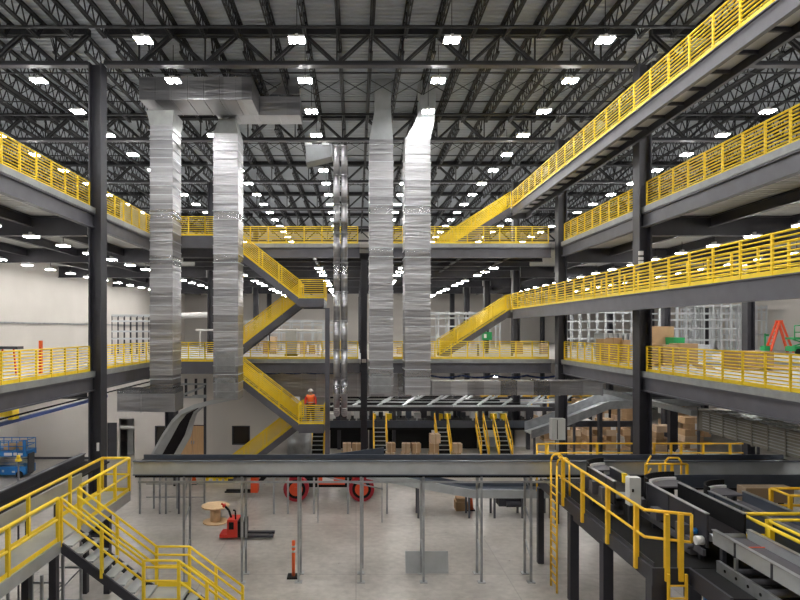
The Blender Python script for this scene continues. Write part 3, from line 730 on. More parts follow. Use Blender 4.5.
part('landing_beam', MB().box(x1, x2, ya-.06, ya-.03, z1-.3, z1).box(x1, x2, yb+.03, yb+.06, z1-.3, z1), M['steel'], t)
for (x, y) in ((x1+.1, ya), (x2-.1, ya), (x1+.1, yb), (x2-.1, yb)):
    part('leg', MB().box(x-.05, x+.05, y-.05, y+.05, 0, z1-.08), M['steel'], t)
for y in (ya, yb):
    ms = MB()
    for dz, inner in ((1.1,0),(.58,0),(.9,1)):
        yy = y+(.07 if y == ya else -.07)*inner
        ms.path([(wx1+.02,yy,WZ+dz),(x1,yy,z1+dz),(x2,yy,z1+dz),(x3,yy,z3+dz)], .032, 8)
    ms.bar((x1,y,z1+.07),(x2,y,z1+.07),.012,.12)
    h_ = part('handrail', ms, M['yellow'], t)
    for (x, z) in ((wx1+.03,WZ),((wx1+x1)/2,(WZ+z1)/2),(x1,z1),(x2,z1),((x2+x3)/2,(z1+z3)/2),(x3,z3)):
        part('post', MB().bar((x,y,z-.15 if z>.2 else z-.03),(x,y,z+1.1),.075,.075), M['yellow'], h_)
# light support frames below the walkway
for j, (px, yy) in enumerate(((8,14.2),(32,15.5),(52,16.5))):
    x = X(px,yy); 
    solo('support_frame', MB().box(x-.03,x+.03,yy-.03,yy+.03,0,2.35).box(x+.77,x+.83,yy-.03,yy+.03,0,2.35).box(x,x+.8,yy-.02,yy+.02,.7,.75).box(x,x+.8,yy-.02,yy+.02,1.6,1.65).bar((x,yy,.75),(x+.8,yy,1.6),.03,.03), M['galv'],
         'light grey braced support frame below the service walkway, %s from left' % NTH[j], 'frame', 'support frames under the walkway')

# ------------------------------------------------------------------ right foreground platform
PX0, PX1, PZ = 6.5, 7.15, 2.95
t = thing('maintenance_platform', (7, 16, 0), 'black maintenance platform on dark legs beside the branch belts', 'platform')
part('deck_plate', MB().box(PX0, 8.75, 13.1, 21.0, PZ-.06, PZ), M['black'], t)
part('deck_plate', MB().box(7.3, 9.6, 11.6, 13.08, PZ-.06, PZ), M['black'], t)
part('edge_beam', MB().box(PX0-.06, PX0, 13.1, 21.0, PZ-.32, PZ+.02), M['steel'], t)
part('edge_beam', MB().box(PX0-.06, 7.3, 13.04, 13.1, PZ-.36, PZ+.02), M['steel'], t)
part('edge_beam', MB().box(7.24, 7.3, 11.6, 13.04, PZ-.36, PZ+.02), M['steel'], t)
for (x, y, w_) in ((6.45,21.0,.1),(6.55,18.1,.13),(6.55,15.7,.13),(6.6,13.25,.14),(7.3,13.0,.12),(7.45,11.75,.12),(9.3,12.0,.1),(8.6,13.3,.1),(8.6,20.8,.1)):
    part('leg', MB().box(x-w_, x+w_, y-w_, y+w_, 0, PZ-.32), M['steel'], t)
part('foot_brace', MB().box(6.5,6.6,15.7,18.1,PZ-.5,PZ-.34), M['steel'], t)
def orail(t, pts, h=1.2, posts=None):
    mb = MB()
    mb.path([(p[0],p[1],p[2]+h) for p in pts], .036, 8); mb.path([(p[0],p[1],p[2]+h*.5) for p in pts], .032, 8)
    e = pts[-1]; mb.tube((e[0],e[1],e[2]+h*.5),(e[0],e[1],e[2]+h),.034,8)
    hr = part('handrail', mb, M['orange'], t)
    for p in posts or pts: part('post', MB().bar((p[0],p[1],p[2]-.25),(p[0],p[1],p[2]+h),.095,.095), M['orange'], hr)
xs = PX0-.08
orail(t, [(xs,19.0,PZ),(xs,13.35,PZ),(7.27,13.0,PZ)], posts=[(xs,18.6,PZ),(xs,17.0,PZ),(xs,15.3,PZ),(xs,13.75,PZ),(6.75,13.03,PZ),(7.05,13.03,PZ)])
part('kick_plate', MB().box(PX0, PX0+.02, 13.1, 18.9, PZ, PZ+.12), M['steel'], t)
# caged ladder end
t = thing('access_ladder', (6.2, 19, 0), 'tall yellow ladder with hooped top at the left end of the black platform', 'ladder', 'yellow ladders')
lx0, lx1 = 6.32, 6.32
for y in (18.58, 19.14):
    part('stile', MB().path([(6.22,y,0),(6.22,y,3.95),(6.25,y,4.1),(6.33,y,4.18),(6.5,y,4.18),(6.6,y,4.08),(6.62,y,3.0)], .032, 8), M['orange'], t)
ru = MB()
for k in range(13): ru.tube((6.22,18.58,.25+k*.25),(6.22,19.14,.25+k*.25),.026)
part('rung', ru, M['orange'], t)
t = thing('access_ladder', (7.1, 12.9, 0), 'short yellow ladder hanging below the near end of the black platform', 'ladder', 'yellow ladders')
part('stile', MB().bar((6.72,12.9,1.2),(6.72,12.9,2.9),.05,.05), M['orange'], t); part('stile', MB().bar((7.1,12.9,1.2),(7.1,12.9,2.9),.05,.05), M['orange'], t)
ru = MB()
for k in range(6): ru.tube((6.72,12.9,1.3+k*.27),(7.1,12.9,1.3+k*.27),.02)
part('rung', ru, M['orange'], t)

# branch belts
def branch(x0, x1, yn, yf, zt, zb, zbelt, label, head=True, mpan=None, mbelt=None, legs=True, rx=1.0, ry=.9, lz=0, mp2=None):
    t = thing('branch_conveyor', ((x0+x1)/2, (yn+yf)/2, zb), label, 'conveyor', 'branch belts at right')
    mp = mpan or M['steel']
    part('side_panel', MB().box(x0, x0+.05, yn, yf, zb, zt), mp, t)
    part('side_panel', MB().box(x1-.05, x1, yn, yf, zb, zt), mp2 or mp, t)
    part('top_flange', MB().box(x0-.03, x0+.07, yn, yf, zt, zt+.02).box(x1-.07, x1+.03, yn, yf, zt, zt+.02), M['galv'], t)
    part('belt', MB().box(x0+.06, x1-.06, yn, yf, zbelt-.03, zbelt), mbelt or M['belt'], t)
    part('tail_roller', MB().tube((x0+.06, yn-.02, zbelt-.08),(x1-.06, yn-.02, zbelt-.08), .09, 12), M['galv'], t)
    j = MB(); y = yn+.5
    while y < yf: j.box(x0-.02, x0, y, y+.04, zb, zt); y += 1.1
    part('panel_joint', j, M['steel'], t)
    if head:
        n = 12
        g = MB(); s = MB(); pl = MB()
        for k in range(n):
            a0 = math.pi-math.pi/2*k/n; a1 = math.pi-math.pi/2*(k+1)/n
            def P(a, r): return (x0+rx+rx*r*math.cos(a), yf+ry*r*math.sin(a))
            for mbb, ri, ro, z0, z1 in ((g, .95, 1.0, zb, zt+.10), (s, .84, .94, zt-.12, zt-.04), (pl, .02, .83, zt-.14, zt-.1)):
                a, b, c, d = P(a0,ri), P(a1,ri), P(a1,ro), P(a0,ro)
                mbb.quadbox([(*a,z0),(*b,z0),(*c,z0),(*d,z0),(*a,z1),(*b,z1),(*c,z1),(*d,z1)])
        part('curved_guard', g, M['black'], t); part('wear_strip', s, M['white'], t, label='pale curved strip at the belt head'); part('slip_plate', pl, M['beltgrey'], t)
    if legs:
        for y in (yn+.3, yf-.3):
            part('leg', MB().box(x0, x0+.09, y-.05, y+.05, lz, zb).box(x1-.09, x1, y-.05, y+.05, lz, zb), M['steel'], t)
    return t
b1 = branch(7.05, 7.74, 16.4, 18.2, 4.0, 3.4, 3.72, 'short branch belt with curved head, leftmost behind the control box', rx=.8, ry=.85, lz=PZ)
b2 = branch(7.8, 8.68, 13.35, 16.1, 4.05, 3.3, 3.62, 'black trough branch belt in the middle with curved head', rx=1.2, ry=.9, lz=PZ, mp2=M['black'])
b3 = branch(9.4, 10.35, 10.8, 16.0, 3.85, 3.3, 3.6, 'rightmost branch belt with grey guards', rx=.95, ry=.9, mpan=M['bluegrey'], mbelt=M['beltgrey'])
b4 = branch(7.85, 8.66, 7.5, 13.2, 3.75, 3.45, 3.56, 'light grey panelled belt leaving at the lower right corner', head=False, mpan=M['galvlt'], mbelt=M['beltgrey'])
part('transfer_strip', MB().box(7.9, 8.62, 12.62, 12.66, 3.565, 3.575), M['orangered'], b4)
part('lower_frame', MB().box(7.72,7.79,13.35,16.9,3.12,3.26), M['steel2'], b2); part('lower_frame', MB().box(6.98,7.04,16.4,18.9,3.2,3.36), M['steel2'], b1)
for q in (14.0, 15.2, 16.1): part('drive_box', MB().box(7.6,7.79,q,q+.3,3.32,3.6), M['steel2'], b2)
for q in (16.7, 17.4, 18.0): part('drive_box', MB().box(6.85,7.04,q,q+.25,3.4,3.75), M['steel2'], b1)
for j, (y, m, lab) in enumerate(((15.6,'blue','small blue motor between the middle and rightmost belts'),(15.0,'yellow','small yellow motor between the middle and rightmost belts'),(14.5,'galvlt','small grey gearbox between the middle and rightmost belts'))):
    solo('gear_motor', MB().box(8.95,9.25,y-.12,y+.12,3.3,3.6).tube((9.1,y-.12,3.45),(9.1,y-.34,3.45),.1,12).box(9.05,9.15,y-.05,y+.05,0,3.3), M[m], lab, 'motor')
# underslung drive frame
t = thing('roller_stand', (8.2, 11.5, 0), 'grey slotted frame with drive rollers below the lower right belt', 'frame')
part('rail', MB().box(7.75,7.82,8.5,12.9,2.95,3.2), M['galv'], t); part('rail', MB().box(8.75,8.82,8.5,12.9,2.95,3.2), M['galv'], t)
hl = MB()
for k in range(11): hl.tube((7.74,8.9+k*.37,3.08),(7.752,8.9+k*.37,3.08),.035,8)
part('slot', hl, M['black'], t)
for k in range(8): part('roller', MB().tube((7.83,9+k*.5,3.1),(8.74,9+k*.5,3.1),.07,10), M['steel2'], t)
part('motor', MB().tube((8.0,11.3,2.7),(8.6,11.3,2.7),.17,14).box(8.05,8.4,11.1,11.5,2.75,2.96), M['yellow'], t)
for y in (9.4, 12.3):
    part('hanger', MB().box(7.78,7.84,y,y+.06,3.2,3.45), M['galv'], t); part('leg', MB().box(8.76,8.82,y,y+.08,0,2.95), M['steel'], t)
# control box
t = thing('control_box', (7.35, 15.9, 3.4), 'pale grey control cabinet beside the leftmost branch belt', 'cabinet')
part('cabinet', MB().box(X(629.5,15.8), X(641,15.8), 15.8, 16.05, Z(506,15.8), Z(478,15.8)), M['box'], t)
part('latch', MB().box(X(632,15.8), X(633.5,15.8), 15.77, 15.8, Z(492,15.8), Z(489,15.8)), M['black'], t)
part('bracket', MB().box(7.25,7.32,15.9,16.0,PZ,Z(506,15.8)).box(7.48,7.54,15.9,16.0,PZ,Z(506,15.8)), M['steel'], t)
# caps and sensor on the belts
part('motor_cap', MB().tube((7.8,13.75,3.55),(7.68,13.75,3.55),.07,14), M['blue'], b2, label='small blue motor cap')
part('end_knob', MB().tube((7.8,13.5,3.42),(7.64,13.5,3.42),.1,16), M['white'], b2, label='round white end knob')
part('sensor', MB().box(X(620,16.5),X(624,16.5),16.3,16.4,Z(482,16.4),Z(473,16.4)), M['yellow'], b1, label='small yellow sensor')
for j, (px, yy) in enumerate(((601,17.8),(609,17.2),(617,16.9),(692,13.9),(686,14.3))):
    x = X(px,yy)
    solo('drive_unit', MB().box(x-.12,x+.12,yy-.15,yy+.15,3.0,3.38).tube((x-.2,yy-.1,3.2),(x+.1,yy-.1,3.2),.09,10), M['steel2'], 'dark drive unit fixed beside the branch belts, %s from left' % NTH[j if j < 3 else 7-j], 'motor', 'drive units')
# transverse feed line B
t = thing('feed_conveyor', (10.5, 17.5, 3.3), 'short blue grey conveyor crossing behind the right branch belts', 'conveyor')
part('side_panel', MB().box(9.05, 14.2, 17.02, 17.08, 3.68, 4.04), M['bluegrey'], t)
part('back_guard', MB().box(9.05, 14.2, 17.9, 17.95, 3.5, 3.76), M['bluegrey'], t)
part('belt', MB().box(9.05, 14.2, 17.1, 17.88, 3.6, 3.64), M['belt'], t)
for x in (9.0,11,13.9): part('leg', MB().box(x-.05,x+.05,17.4,17.5,0,3.66), M['steel'], t)
t = thing('motor_guard', (11, 16.4, 3.1), 'tan boxed motor guard beside the rightmost belt', 'guard')
part('cover', MB().box(10.6, 11.9, 16.3, 16.7, 3.45, 3.85), M['tan'], t)
part('motor', MB().tube((10.7,16.2,3.3),(11.7,16.2,3.3),.12,12), M['steel2'], t)
part('stand', MB().box(10.8,10.9,16.4,16.5,0,3.45).box(11.6,11.7,16.4,16.5,0,3.45), M['steel'], t)
# crossover rails at the right
t = thing('crossover_railing', (9, 13, 2.9), 'bright yellow railing crossing the belts at the right edge', 'railing', 'small yellow railings')
mb = MB()
for dz in (3.92, 3.42):
    mb.path([(8.85,10.2,dz),(8.85,13.8,dz),(10.9,13.8,dz)], .042, 8); mb.path([(9.25,10.2,dz-.05),(9.25,13.5,dz-.05),(10.9,13.5,dz-.05)], .036, 8)
h_ = part('handrail', mb, M['yellow'], t)
for (x, y) in ((8.85,13.8),(8.85,12.8),(8.85,11.8),(8.85,10.8),(9.25,13.45),(9.25,12.2)):
    part('post', MB().bar((x,y,2.95),(x,y,3.9),.1,.1), M['yellow'], h_)
part('foot_beam', MB().box(8.8,9.32,10.2,13.85,2.85,2.95), M['steel'], t)
for y in (10.5,13.4): part('leg', MB().box(9.0,9.15,y-.07,y+.07,0,2.85), M['steel'], t)
t = thing('crossover_railing', (12, 16.2, 2.9), 'yellow railing corner at the right edge beyond the rightmost belt', 'railing', 'small yellow railings')
mb = MB()
for dz in (3.95, 3.5): mb.path([(12.6,15.2,dz),(11.0,15.2,dz),(11.0,15.9,dz),(12.6,15.9,dz)], .035, 8)
h_ = part('handrail', mb, M['orange'], t)
for (x, y) in ((11.0,15.2),(11.0,15.9),(12.0,15.2)): part('post', MB().bar((x,y,2.9),(x,y,3.95),.08,.08), M['orange'], h_)
part('foot_beam', MB().box(10.9,12.7,15.1,16.0,2.8,2.9), M['steel'], t)
for x in (11.1, 12.5): part('leg', MB().box(x-.06,x+.06,15.5,15.62,0,2.8), M['steel'], t)
t = thing('hooped_railing', (9, 18.5, 3), 'small yellow railing with a hoop between the two blue grey conveyors', 'railing', 'small yellow railings')
yy = 18.35
mb = MB()
for dz in (4.1, 3.7): mb.path([(X(636,20),19.0,dz+.05),(X(646,yy),yy,dz-.05),(X(687,yy),yy,dz-.05)], .03, 8)
mb.path([(X(667,yy),yy+.1,3.2),(X(667,yy),yy+.1,4.1),(X(670,yy),yy+.1,4.22),(X(680,yy),yy+.1,4.22),(X(683,yy),yy+.1,4.1),(X(683,yy),yy+.1,3.2)], .03, 8)
h_ = part('handrail', mb, M['orange'], t)
for px in (646,660,672,687): part('post', MB().bar((X(px,yy),yy,3.0),(X(px,yy),yy,4.05),.07,.07), M['orange'], h_)
part('foot_plate', MB().box(X(644,yy),X(690,yy),yy-.3,yy+.2,2.92,3.0), M['steel'], t)
for px in (648,686): part('leg', MB().box(X(px,yy)-.05,X(px,yy)+.05,yy-.05,yy+.05,0,2.92), M['steel'], t)

# yellow handrail behind the cross conveyor
t = thing('long_handrail', (9, 24.6, 0), 'long low yellow handrail beyond the cross conveyor on the right', 'railing')
yy = 24.9; pz = 2.55
part('platform_edge', MB().box(X(540,yy),X(745,yy),yy-.1,yy+.9,pz-.15,pz), M['steel'], t)
mb = MB().path([(X(545,yy),yy,Z(443.5,yy)),(X(743,yy),yy,Z(443.5,yy))], .035, 8).path([(X(545,yy),yy,3.05),(X(743,yy),yy,3.05)], .03, 8)
h_ = part('handrail', mb, M['orange'], t)
for px in (546,597,645,654,671,681,703,730): part('post', MB().bar((X(px,yy),yy,pz),(X(px,yy),yy,Z(443.5,yy)),.08,.08), M['orange'], h_)
for px in (560,600,660,700,735): part('leg', MB().box(X(px,yy)-.07,X(px,yy)+.07,yy+.3,yy+.44,0,pz-.15), M['steel'], t)
for j, (a, b, h) in enumerate(((605,633,.32),(648,668,.4),(672,690,.5),(702,738,.38))):
    mb = MB()
    x0, x1 = X(a,25.4), X(b,25.4); n = 6
    for k in range(n):
        u0, u1 = x0+(x1-x0)*k/n, x0+(x1-x0)*(k+1)/n; h0 = pz+h*(.75+.25*math.sin(k*1.9+j)); h1 = pz+h*(.75+.25*math.sin((k+1)*1.9+j))
        mb.quadbox([(u0,25.2,pz),(u1,25.2,pz),(u1,25.75,pz),(u0,25.75,pz),(u0,25.26,h0),(u1,25.26,h1),(u1,25.7,h1),(u0,25.7,h0)])
    solo('wrapped_bundle', mb, M['plastic'], 'white plastic wrapped bundle behind the long yellow handrail, %s from left' % NTH[j], 'bundle', 'wrapped bundles')
# small yellow cage at 540-548
t = thing('yellow_gate', (X(543,22.5), 22.5, 0), 'small yellow gate frame left of the tall ladder', 'gate')
yy = 22.5
mb = MB().path([(X(537,yy),yy,2.1),(X(537,yy),yy,Z(444,yy)),(X(548,yy),yy,Z(444,yy)),(X(548,yy),yy,2.1)], .035, 8)
for py in (452,462,472): mb.tube((X(537,yy),yy,Z(py,yy)),(X(548,yy),yy,Z(py,yy)),.025)
part('frame', mb, M['orange'], t)
part('stand', MB().box(X(541,yy)-.06,X(541,yy)+.06,yy-.06,yy+.06,0,Z(480,yy)).box(X(536,yy),X(549,yy),yy-.08,yy+.08,Z(480,yy)-.1,Z(480,yy)), M['steel'], t)
# grey cabinet on the column
t = thing('electrical_cabinet', (X(559,32.5), 32.6, 2), 'pale grey electrical cabinet on the far right corner column', 'cabinet')
part('cabinet', MB().box(X(552,32.5), X(565.5,32.5), 32.5, 32.95, Z(440,32.5), Z(419,32.5)), M['box'], t)
part('door_seam', MB().box(X(557,32.5), X(557.6,32.5), 32.48, 32.5, Z(439,32.5), Z(420,32.5)), M['steel'], t)
part('conduit', MB().path([(X(558,32.6),32.7,Z(440,32.5)),(X(558,32.6),32.7,Z(452,32.5)),(X(545,32.6),32.7,Z(456,32.5))], .09, 8), M['galv'], t)

# ------------------------------------------------------------------ chute at left centre
t = thing('inclined_chute', (X(190,29), 29, 2), 'dark belted inclined chute in front of the oak double door', 'conveyor')
YC = 31.0
ctr = [(151,464),(158,452),(167,436),(176,421),(184,412),(196,406),(212,402),(240,396)]
pts = [(X(a,YC), Z(b,YC)) for a, b in ctr]
def ribbon(ya, yb, d0, d1, xo=0):
    mb = MB()
    for (x0,z0),(x1,z1) in zip(pts, pts[1:]):
        mb.quadbox([(x0+xo,ya,z0+d0),(x1+xo,ya,z1+d0),(x1+xo,yb,z1+d0),(x0+xo,yb,z0+d0),(x0+xo,ya,z0+d1),(x1+xo,ya,z1+d1),(x1+xo,yb,z1+d1),(x0+xo,yb,z0+d1)])
    return mb
# belt tilts toward camera: steep incline seen as a band, so the two guards are offset sideways
def slant(o0, o1, lift0, lift1):
    mb = MB()
    for i, ((x0,z0),(x1,z1)) in enumerate(zip(pts, pts[1:])):
        f0 = max(0, 1-max(0, i-2)*.25); f1 = max(0, 1-max(0, i-1)*.25)
        mb.quadbox([(x0+o0*f0,YC+o0*.5+.0,z0+lift0),(x1+o0*f1,YC+o0*.5,z1+lift0),(x1+o1*f1,YC+o1*.5,z1+lift0),(x0+o1*f0,YC+o1*.5,z0+lift0),
                    (x0+o0*f0,YC+o0*.5,z0+lift1),(x1+o0*f1,YC+o0*.5,z1+lift1),(x1+o1*f1,YC+o1*.5,z1+lift1),(x0+o1*f0,YC+o1*.5,z0+lift1)])
    return mb
part('belt', slant(.2, .8, -.03, 0), M['belt'], t)
part('side_guard', slant(-.22, .2, -.12, .10), M['galvlt'], t)
part('side_guard', slant(.8, 1.08, -.12, .12), M['galvlt'], t)
for px, py in ((158,455),):
    part('leg', MB().box(X(px,YC)+.7,X(px,YC)+.8,YC+.3,YC+.4,0,Z(py,YC)-.1), M['steel'], t)
part('cross_tie', MB().box(X(192,YC),X(206,YC),YC+.05,YC+.12,Z(397,YC),Z(395,YC)), M['galv'], t)
# steelwork around the chute head
t = thing('chute_tower', (X(195,32.4), 32.4, 0), 'grey steel tower of posts and ties above the chute head', 'frame')
yy = 32.5
mb = MB()
for px in (177,186,196,205): mb.box(X(px,yy)-.06,X(px,yy)+.06,yy-.06,yy+.06,Z(398,yy),Z(374,yy)-.25)
part('post', mb, M['steel'], t)
mb = MB()
for py in (384,397): mb.box(X(175,yy),X(207,yy),yy-.1,yy-.04,Z(py,yy)-.05,Z(py,yy)+.05)
mb.bar((X(178,yy),yy-.1,Z(397,yy)),(X(205,yy),yy-.1,Z(386,yy)),.06,.12)
part('tie', mb, M['galv'], t)
part('leg', MB().box(X(177,yy)-.06,X(177,yy)+.06,yy-.06,yy+.06,0,Z(398,yy)).box(X(205,yy)-.06,X(205,yy)+.06,yy-.06,yy+.06,0,Z(398,yy)), M['steel'], t)

# ------------------------------------------------------------------ blue strut and left ground items
solo('cable_strut', MB().box(-15.1,-14.9,16,36,4.1,4.25), M['navy'], 'long navy blue strut running away below the left middle deck', 'strut')
solo('cable_strut', MB().box(-12.3,-12.22,16,36,5.05,5.1), M['black'], 'thin dark cable running above the blue strut at left', 'cable')
solo('hanging_box', MB().box(X(0,26)-1,X(7,26),26,26.5,Z(417,26),Z(406,26)).box(X(8,26),X(12.5,26),26,26.5,Z(420,26),Z(405,26)), M['yellow'], 'yellow and grey box hanging below the middle deck at the left edge', 'box')
# scissor lift
sy = 33.0
t = thing('scissor_lift', (X(10,sy), sy+.6, 0), 'blue scissor lift with white lettering parked by the left wall', 'lift')
x0, x1 = X(-16,sy), X(25,sy)
part('chassis', MB().box(x0, x1, sy, sy+1.1, .18, .62), M['blue'], t)
for x in (x0+.35, x1-.3):
    for y in (sy-.04, sy+1.0): part('wheel', MB().tube((x,y,.2),(x,y+.14,.2),.2,16), M['black'], t)
sc = MB()
for k in range(3):
    z = .66+k*.17
    for y in (sy+.15, sy+.85): sc.bar((x0+.15,y,z),(x1-.15,y,z+.16),.06,.05); sc.bar((x0+.15,y,z+.16),(x1-.15,y,z),.06,.05)
part('scissor_arms', sc, M['galv'], t)
part('platform_floor', MB().box(x0, x1+.05, sy, sy+1.1, 1.18, 1.48), M['blue'], t)
gr = MB()
for z in (1.75, 2.05): gr.tube((x0,sy,z),(x1,sy,z),.025); gr.tube((x0,sy+1.1,z),(x1,sy+1.1,z),.025); gr.tube((x1,sy,z),(x1,sy+1.1,z),.025)
for k in range(6):
    for y in (sy, sy+1.1): gr.tube((x0+(x1-x0)*k/5,y,1.48),(x0+(x1-x0)*k/5,y,2.05),.025)
gr.box(x1-.12,x1+.02,sy-.02,sy+.1,1.2,2.1)
part('cage', gr, M['blue'], t)
part('tool_bin', MB().box(x0+.9,x0+1.5,sy+.3,sy+.8,1.5,1.8).box(x1-.5,x1-.2,sy+.3,sy+.6,1.5,2.0), M['card'], t)
part('decal', MB().box(X(4,sy),X(12,sy),sy-.012,sy,1.24,1.4).box(X(13.5,sy),X(17,sy),sy-.012,sy,1.24,1.4).box(X(18,sy),X(25,sy),sy-.012,sy,1.25,1.38).box(X(2,sy),X(4,sy),sy-.012,sy,.33,.45).box(X(12,sy),X(15,sy),sy-.012,sy,.3,.4), M['white'], t, label='white markings')
part('ladder_end', MB().box(x1+.02,x1+.1,sy+.2,sy+.8,.2,1.3), M['steel'], t)

# ------------------------------------------------------------------ cable spool, pallet truck, cones, panel
sy = 25.4; sx = X(215.5, sy)
t = thing('cable_spool', (sx, sy, 0), 'empty round wooden cable spool standing on end on the floor', 'spool')
part('flange', MB().tube((sx,sy,.02),(sx,sy,.07),.52,28), M['wood'], t); part('flange', MB().tube((sx,sy,.68),(sx,sy,.74),.58,28), M['wood'], t)
part('core', MB().tube((sx,sy,.07),(sx,sy,.68),.22,18), M['wood'], t)
sy = 23.6; sx = X(232, sy)
t = thing('pallet_truck', (sx, sy, 0), 'red electric pallet truck with dark forks beside the cable spool', 'pallet truck')
part('body', MB().box(sx-.12,sx+.28,sy-.35,sy+.35,.1,.78).box(sx-.42,sx-.1,sy-.33,sy+.33,.08,.22), M['red'], t)
part('battery_box', MB().box(sx+.28,sx+.58,sy-.33,sy+.33,.1,.72).box(sx-.05,sx+.14,sy-.36,sy-.34,.42,.7), M['black'], t)
part('tiller', MB().path([(sx-.02,sy,.75),(sx-.12,sy,1.05),(sx-.3,sy,1.25)],.045,8), M['black'], t)
part('tiller_grip', MB().tube((sx-.3,sy-.14,1.25),(sx-.3,sy+.14,1.25),.05,8).tube((sx-.27,sy,1.22),(sx-.42,sy,1.33),.04,8), M['red'], t)
part('backrest', MB().path([(sx+.2,sy-.25,.7),(sx+.18,sy-.25,1.12),(sx+.1,sy-.25,1.15)],.03,6), M['black'], t)
for y in (-.22, .22): part('fork', MB().box(sx+.58,sx+1.65,sy+y-.09,sy+y+.09,.09,.17), M['steel'], t)
for x in (sx, sx+1.5): part('wheel', MB().tube((x,sy-.08,.08),(x,sy+.08,.08),.08,12), M['black'], t)
def delineator(px, py, h, label):
    y = 600*EYE/(py-330); x = X(px,y)
    t = thing('delineator_post', (x,y,0), label, 'traffic post', 'orange traffic posts')
    part('base', MB().box(x-.2,x+.2,y-.2,y+.2,0,.05), M['black'], t)
    part('tube', MB().tube((x,y,.05),(x,y,h),.055,10), M['cone'], t)
    part('reflective_band', MB().tube((x,y,h*.68),(x,y,h*.74),.058,10).tube((x,y,h*.82),(x,y,h*.87),.058,10), M['white'], t)
delineator(293.5, 577, 1.2, 'orange traffic post standing on the open floor near the thin legs')
def cone(px, py, h, label):
    y = 600*EYE/(py-330); x = X(px,y)
    t = thing('traffic_cone', (x,y,0), label, 'cone', 'orange cones')
    part('base', MB().box(x-.18,x+.18,y-.18,y+.18,0,.04), M['black'], t); part('body', MB().tube((x,y,.04),(x,y,h),.13,14,.03), M['cone'], t)
cone(470.5, 510, 1.2, 'tall orange cone beside a yellow crate behind the thin legs')
cone(433.5, 478.5, .9, 'orange cone far back below the cross conveyor, left of centre')
cone(194, 484, .9, 'small orange cone in the left background below the cross conveyor')
solo('yellow_crate', MB().box(X(456,27),X(468,27),27,27.6,0,.4).box(X(456,27)+.05,X(468,27)-.05,27.05,27.55,.4,.55), M['card'], 'tan crate beside the tall orange cone', 'crate')
yy = 20.1
t = thing('leaning_panel', (X(426,yy), yy, 0), 'flat grey sheet panel leaning low against the thin legs', 'panel')
part('sheet', MB().quadbox([(X(405.5,yy),yy-.02,0),(X(448.5,yy),yy-.02,0),(X(448.5,yy),yy+.02,0),(X(405.5,yy),yy+.02,0),(X(405.5,yy),yy+.1,.7),(X(448.5,yy),yy+.1,.7),(X(448.5,yy),yy+.14,.7),(X(405.5,yy),yy+.14,.7)]), M['galvlt'], t)
# yellow barrier rack at 205-233
yy = 32.0
mb = MB().box(X(204,yy),X(233,yy),yy,yy+.1,Z(478.5,yy),Z(475.5,yy))
for px in (207,214,220,226): mb.box(X(px,yy)-.08,X(px,yy)+.08,yy,yy+.12,0,Z(470,yy)-.0)
solo('floor_barrier', mb, M['yellow'], 'low yellow steel barrier below the cross conveyor, left of the red machine', 'barrier')

# rough-terrain machine
yy = 29.2
t = thing('telehandler', (X(330,yy), yy+1, 0), 'red wheeled handler machine with forks pointing left', 'forklift')
for px in (297.5, 361.5):
    for y, w_ in ((yy-.55,.38), (yy+1.35,.38)):
        x = X(px,yy)
        wv = part('wheel', MB().tube((x,y-w_/2,.6),(x,y+w_/2,.6),.6,24), M['crimson'], t, label='red painted tyre')
        part('tyre_wall', MB().tube((x,y-w_/2-.02,.6),(x,y-w_/2,.6),.45,24), M['black'], wv)
        part('hub', MB().tube((x,y-w_/2-.05,.6),(x,y-w_/2-.02,.6),.32,20).tube((x,y-w_/2-.09,.6),(x,y-w_/2-.05,.6),.12,12), M['orangered'], wv)
part('chassis', MB().box(X(305,yy),X(352,yy),yy-.2,yy+1.1,.55,.95).box(X(290,yy),X(372,yy),yy-.05,yy+.95,.7,.95), M['black'], t)
part('hood', MB().box(X(318,yy),X(345,yy),yy-.5,yy+.9,.75,1.6).box(X(352,yy),X(385,yy),yy-.3,yy+.9,1.0,1.45), M['orangered'], t)
part('side_plate', MB().box(X(323,yy),X(334,yy),yy-.53,yy-.5,.85,1.3), M['white'], t, label='white plate')
part('boom', MB().bar((X(372,yy),yy+.4,1.65),(X(268,yy),yy+.4,1.45),.35,.35).bar((X(272,yy),yy+.3,1.4),(X(259,yy),yy+.3,.7),.16,.2), M['black'], t)
part('fork_carriage', MB().box(X(251,yy),X(258,yy),yy-.1,yy+.4,.25,1.6), M['orangered'], t)
for y in (yy-.02, yy+.32): part('fork', MB().box(X(225,yy),X(251,yy),y-.07,y+.07,.25,.31), M['black'], t)

# ------------------------------------------------------------------ person on the landing
def skin_body(name, verts, edges, radii, m, parent, off):
    me = bpy.data.meshes.new(name); me.from_pydata([(v[0]+off[0], v[1]+off[1], v[2]+off[2]) for v in verts], edges, [])
    me.materials.append(m); o = bpy.data.objects.new(name, me); C.objects.link(o); o.parent = parent
    md = o.modifiers.new('skin', 'SKIN'); 
    for i, r in enumerate(radii):
        me.skin_vertices[0].data[i].radius = (r, r)
    me.skin_vertices[0].data[0].use_root = True
    s = o.modifiers.new('sub', 'SUBSURF'); s.levels = 1; s.render_levels = 2
    return o
zl = L2-3.25
person = thing('person', (X(311,32), 31.75, zl), 'person in orange vest and white hard hat on the lower stair landing', 'person')
bv = [(0,0,.95),(0,0,1.12),(0,0,1.32),(0,0,1.46),(0,0,1.55),(0,.0,1.64),
      (.1,0,.9),(.12,-.02,.5),(.13,.02,.08),(.13,-.1,.04),(-.1,0,.9),(-.12,-.02,.5),(-.13,.02,.08),(-.13,-.1,.04),
      (.2,0,1.42),(.27,.02,1.15),(.26,-.14,.95),(.25,-.2,.92),(-.2,0,1.42),(-.28,.02,1.15),(-.27,-.14,.95),(-.26,-.2,.92)]
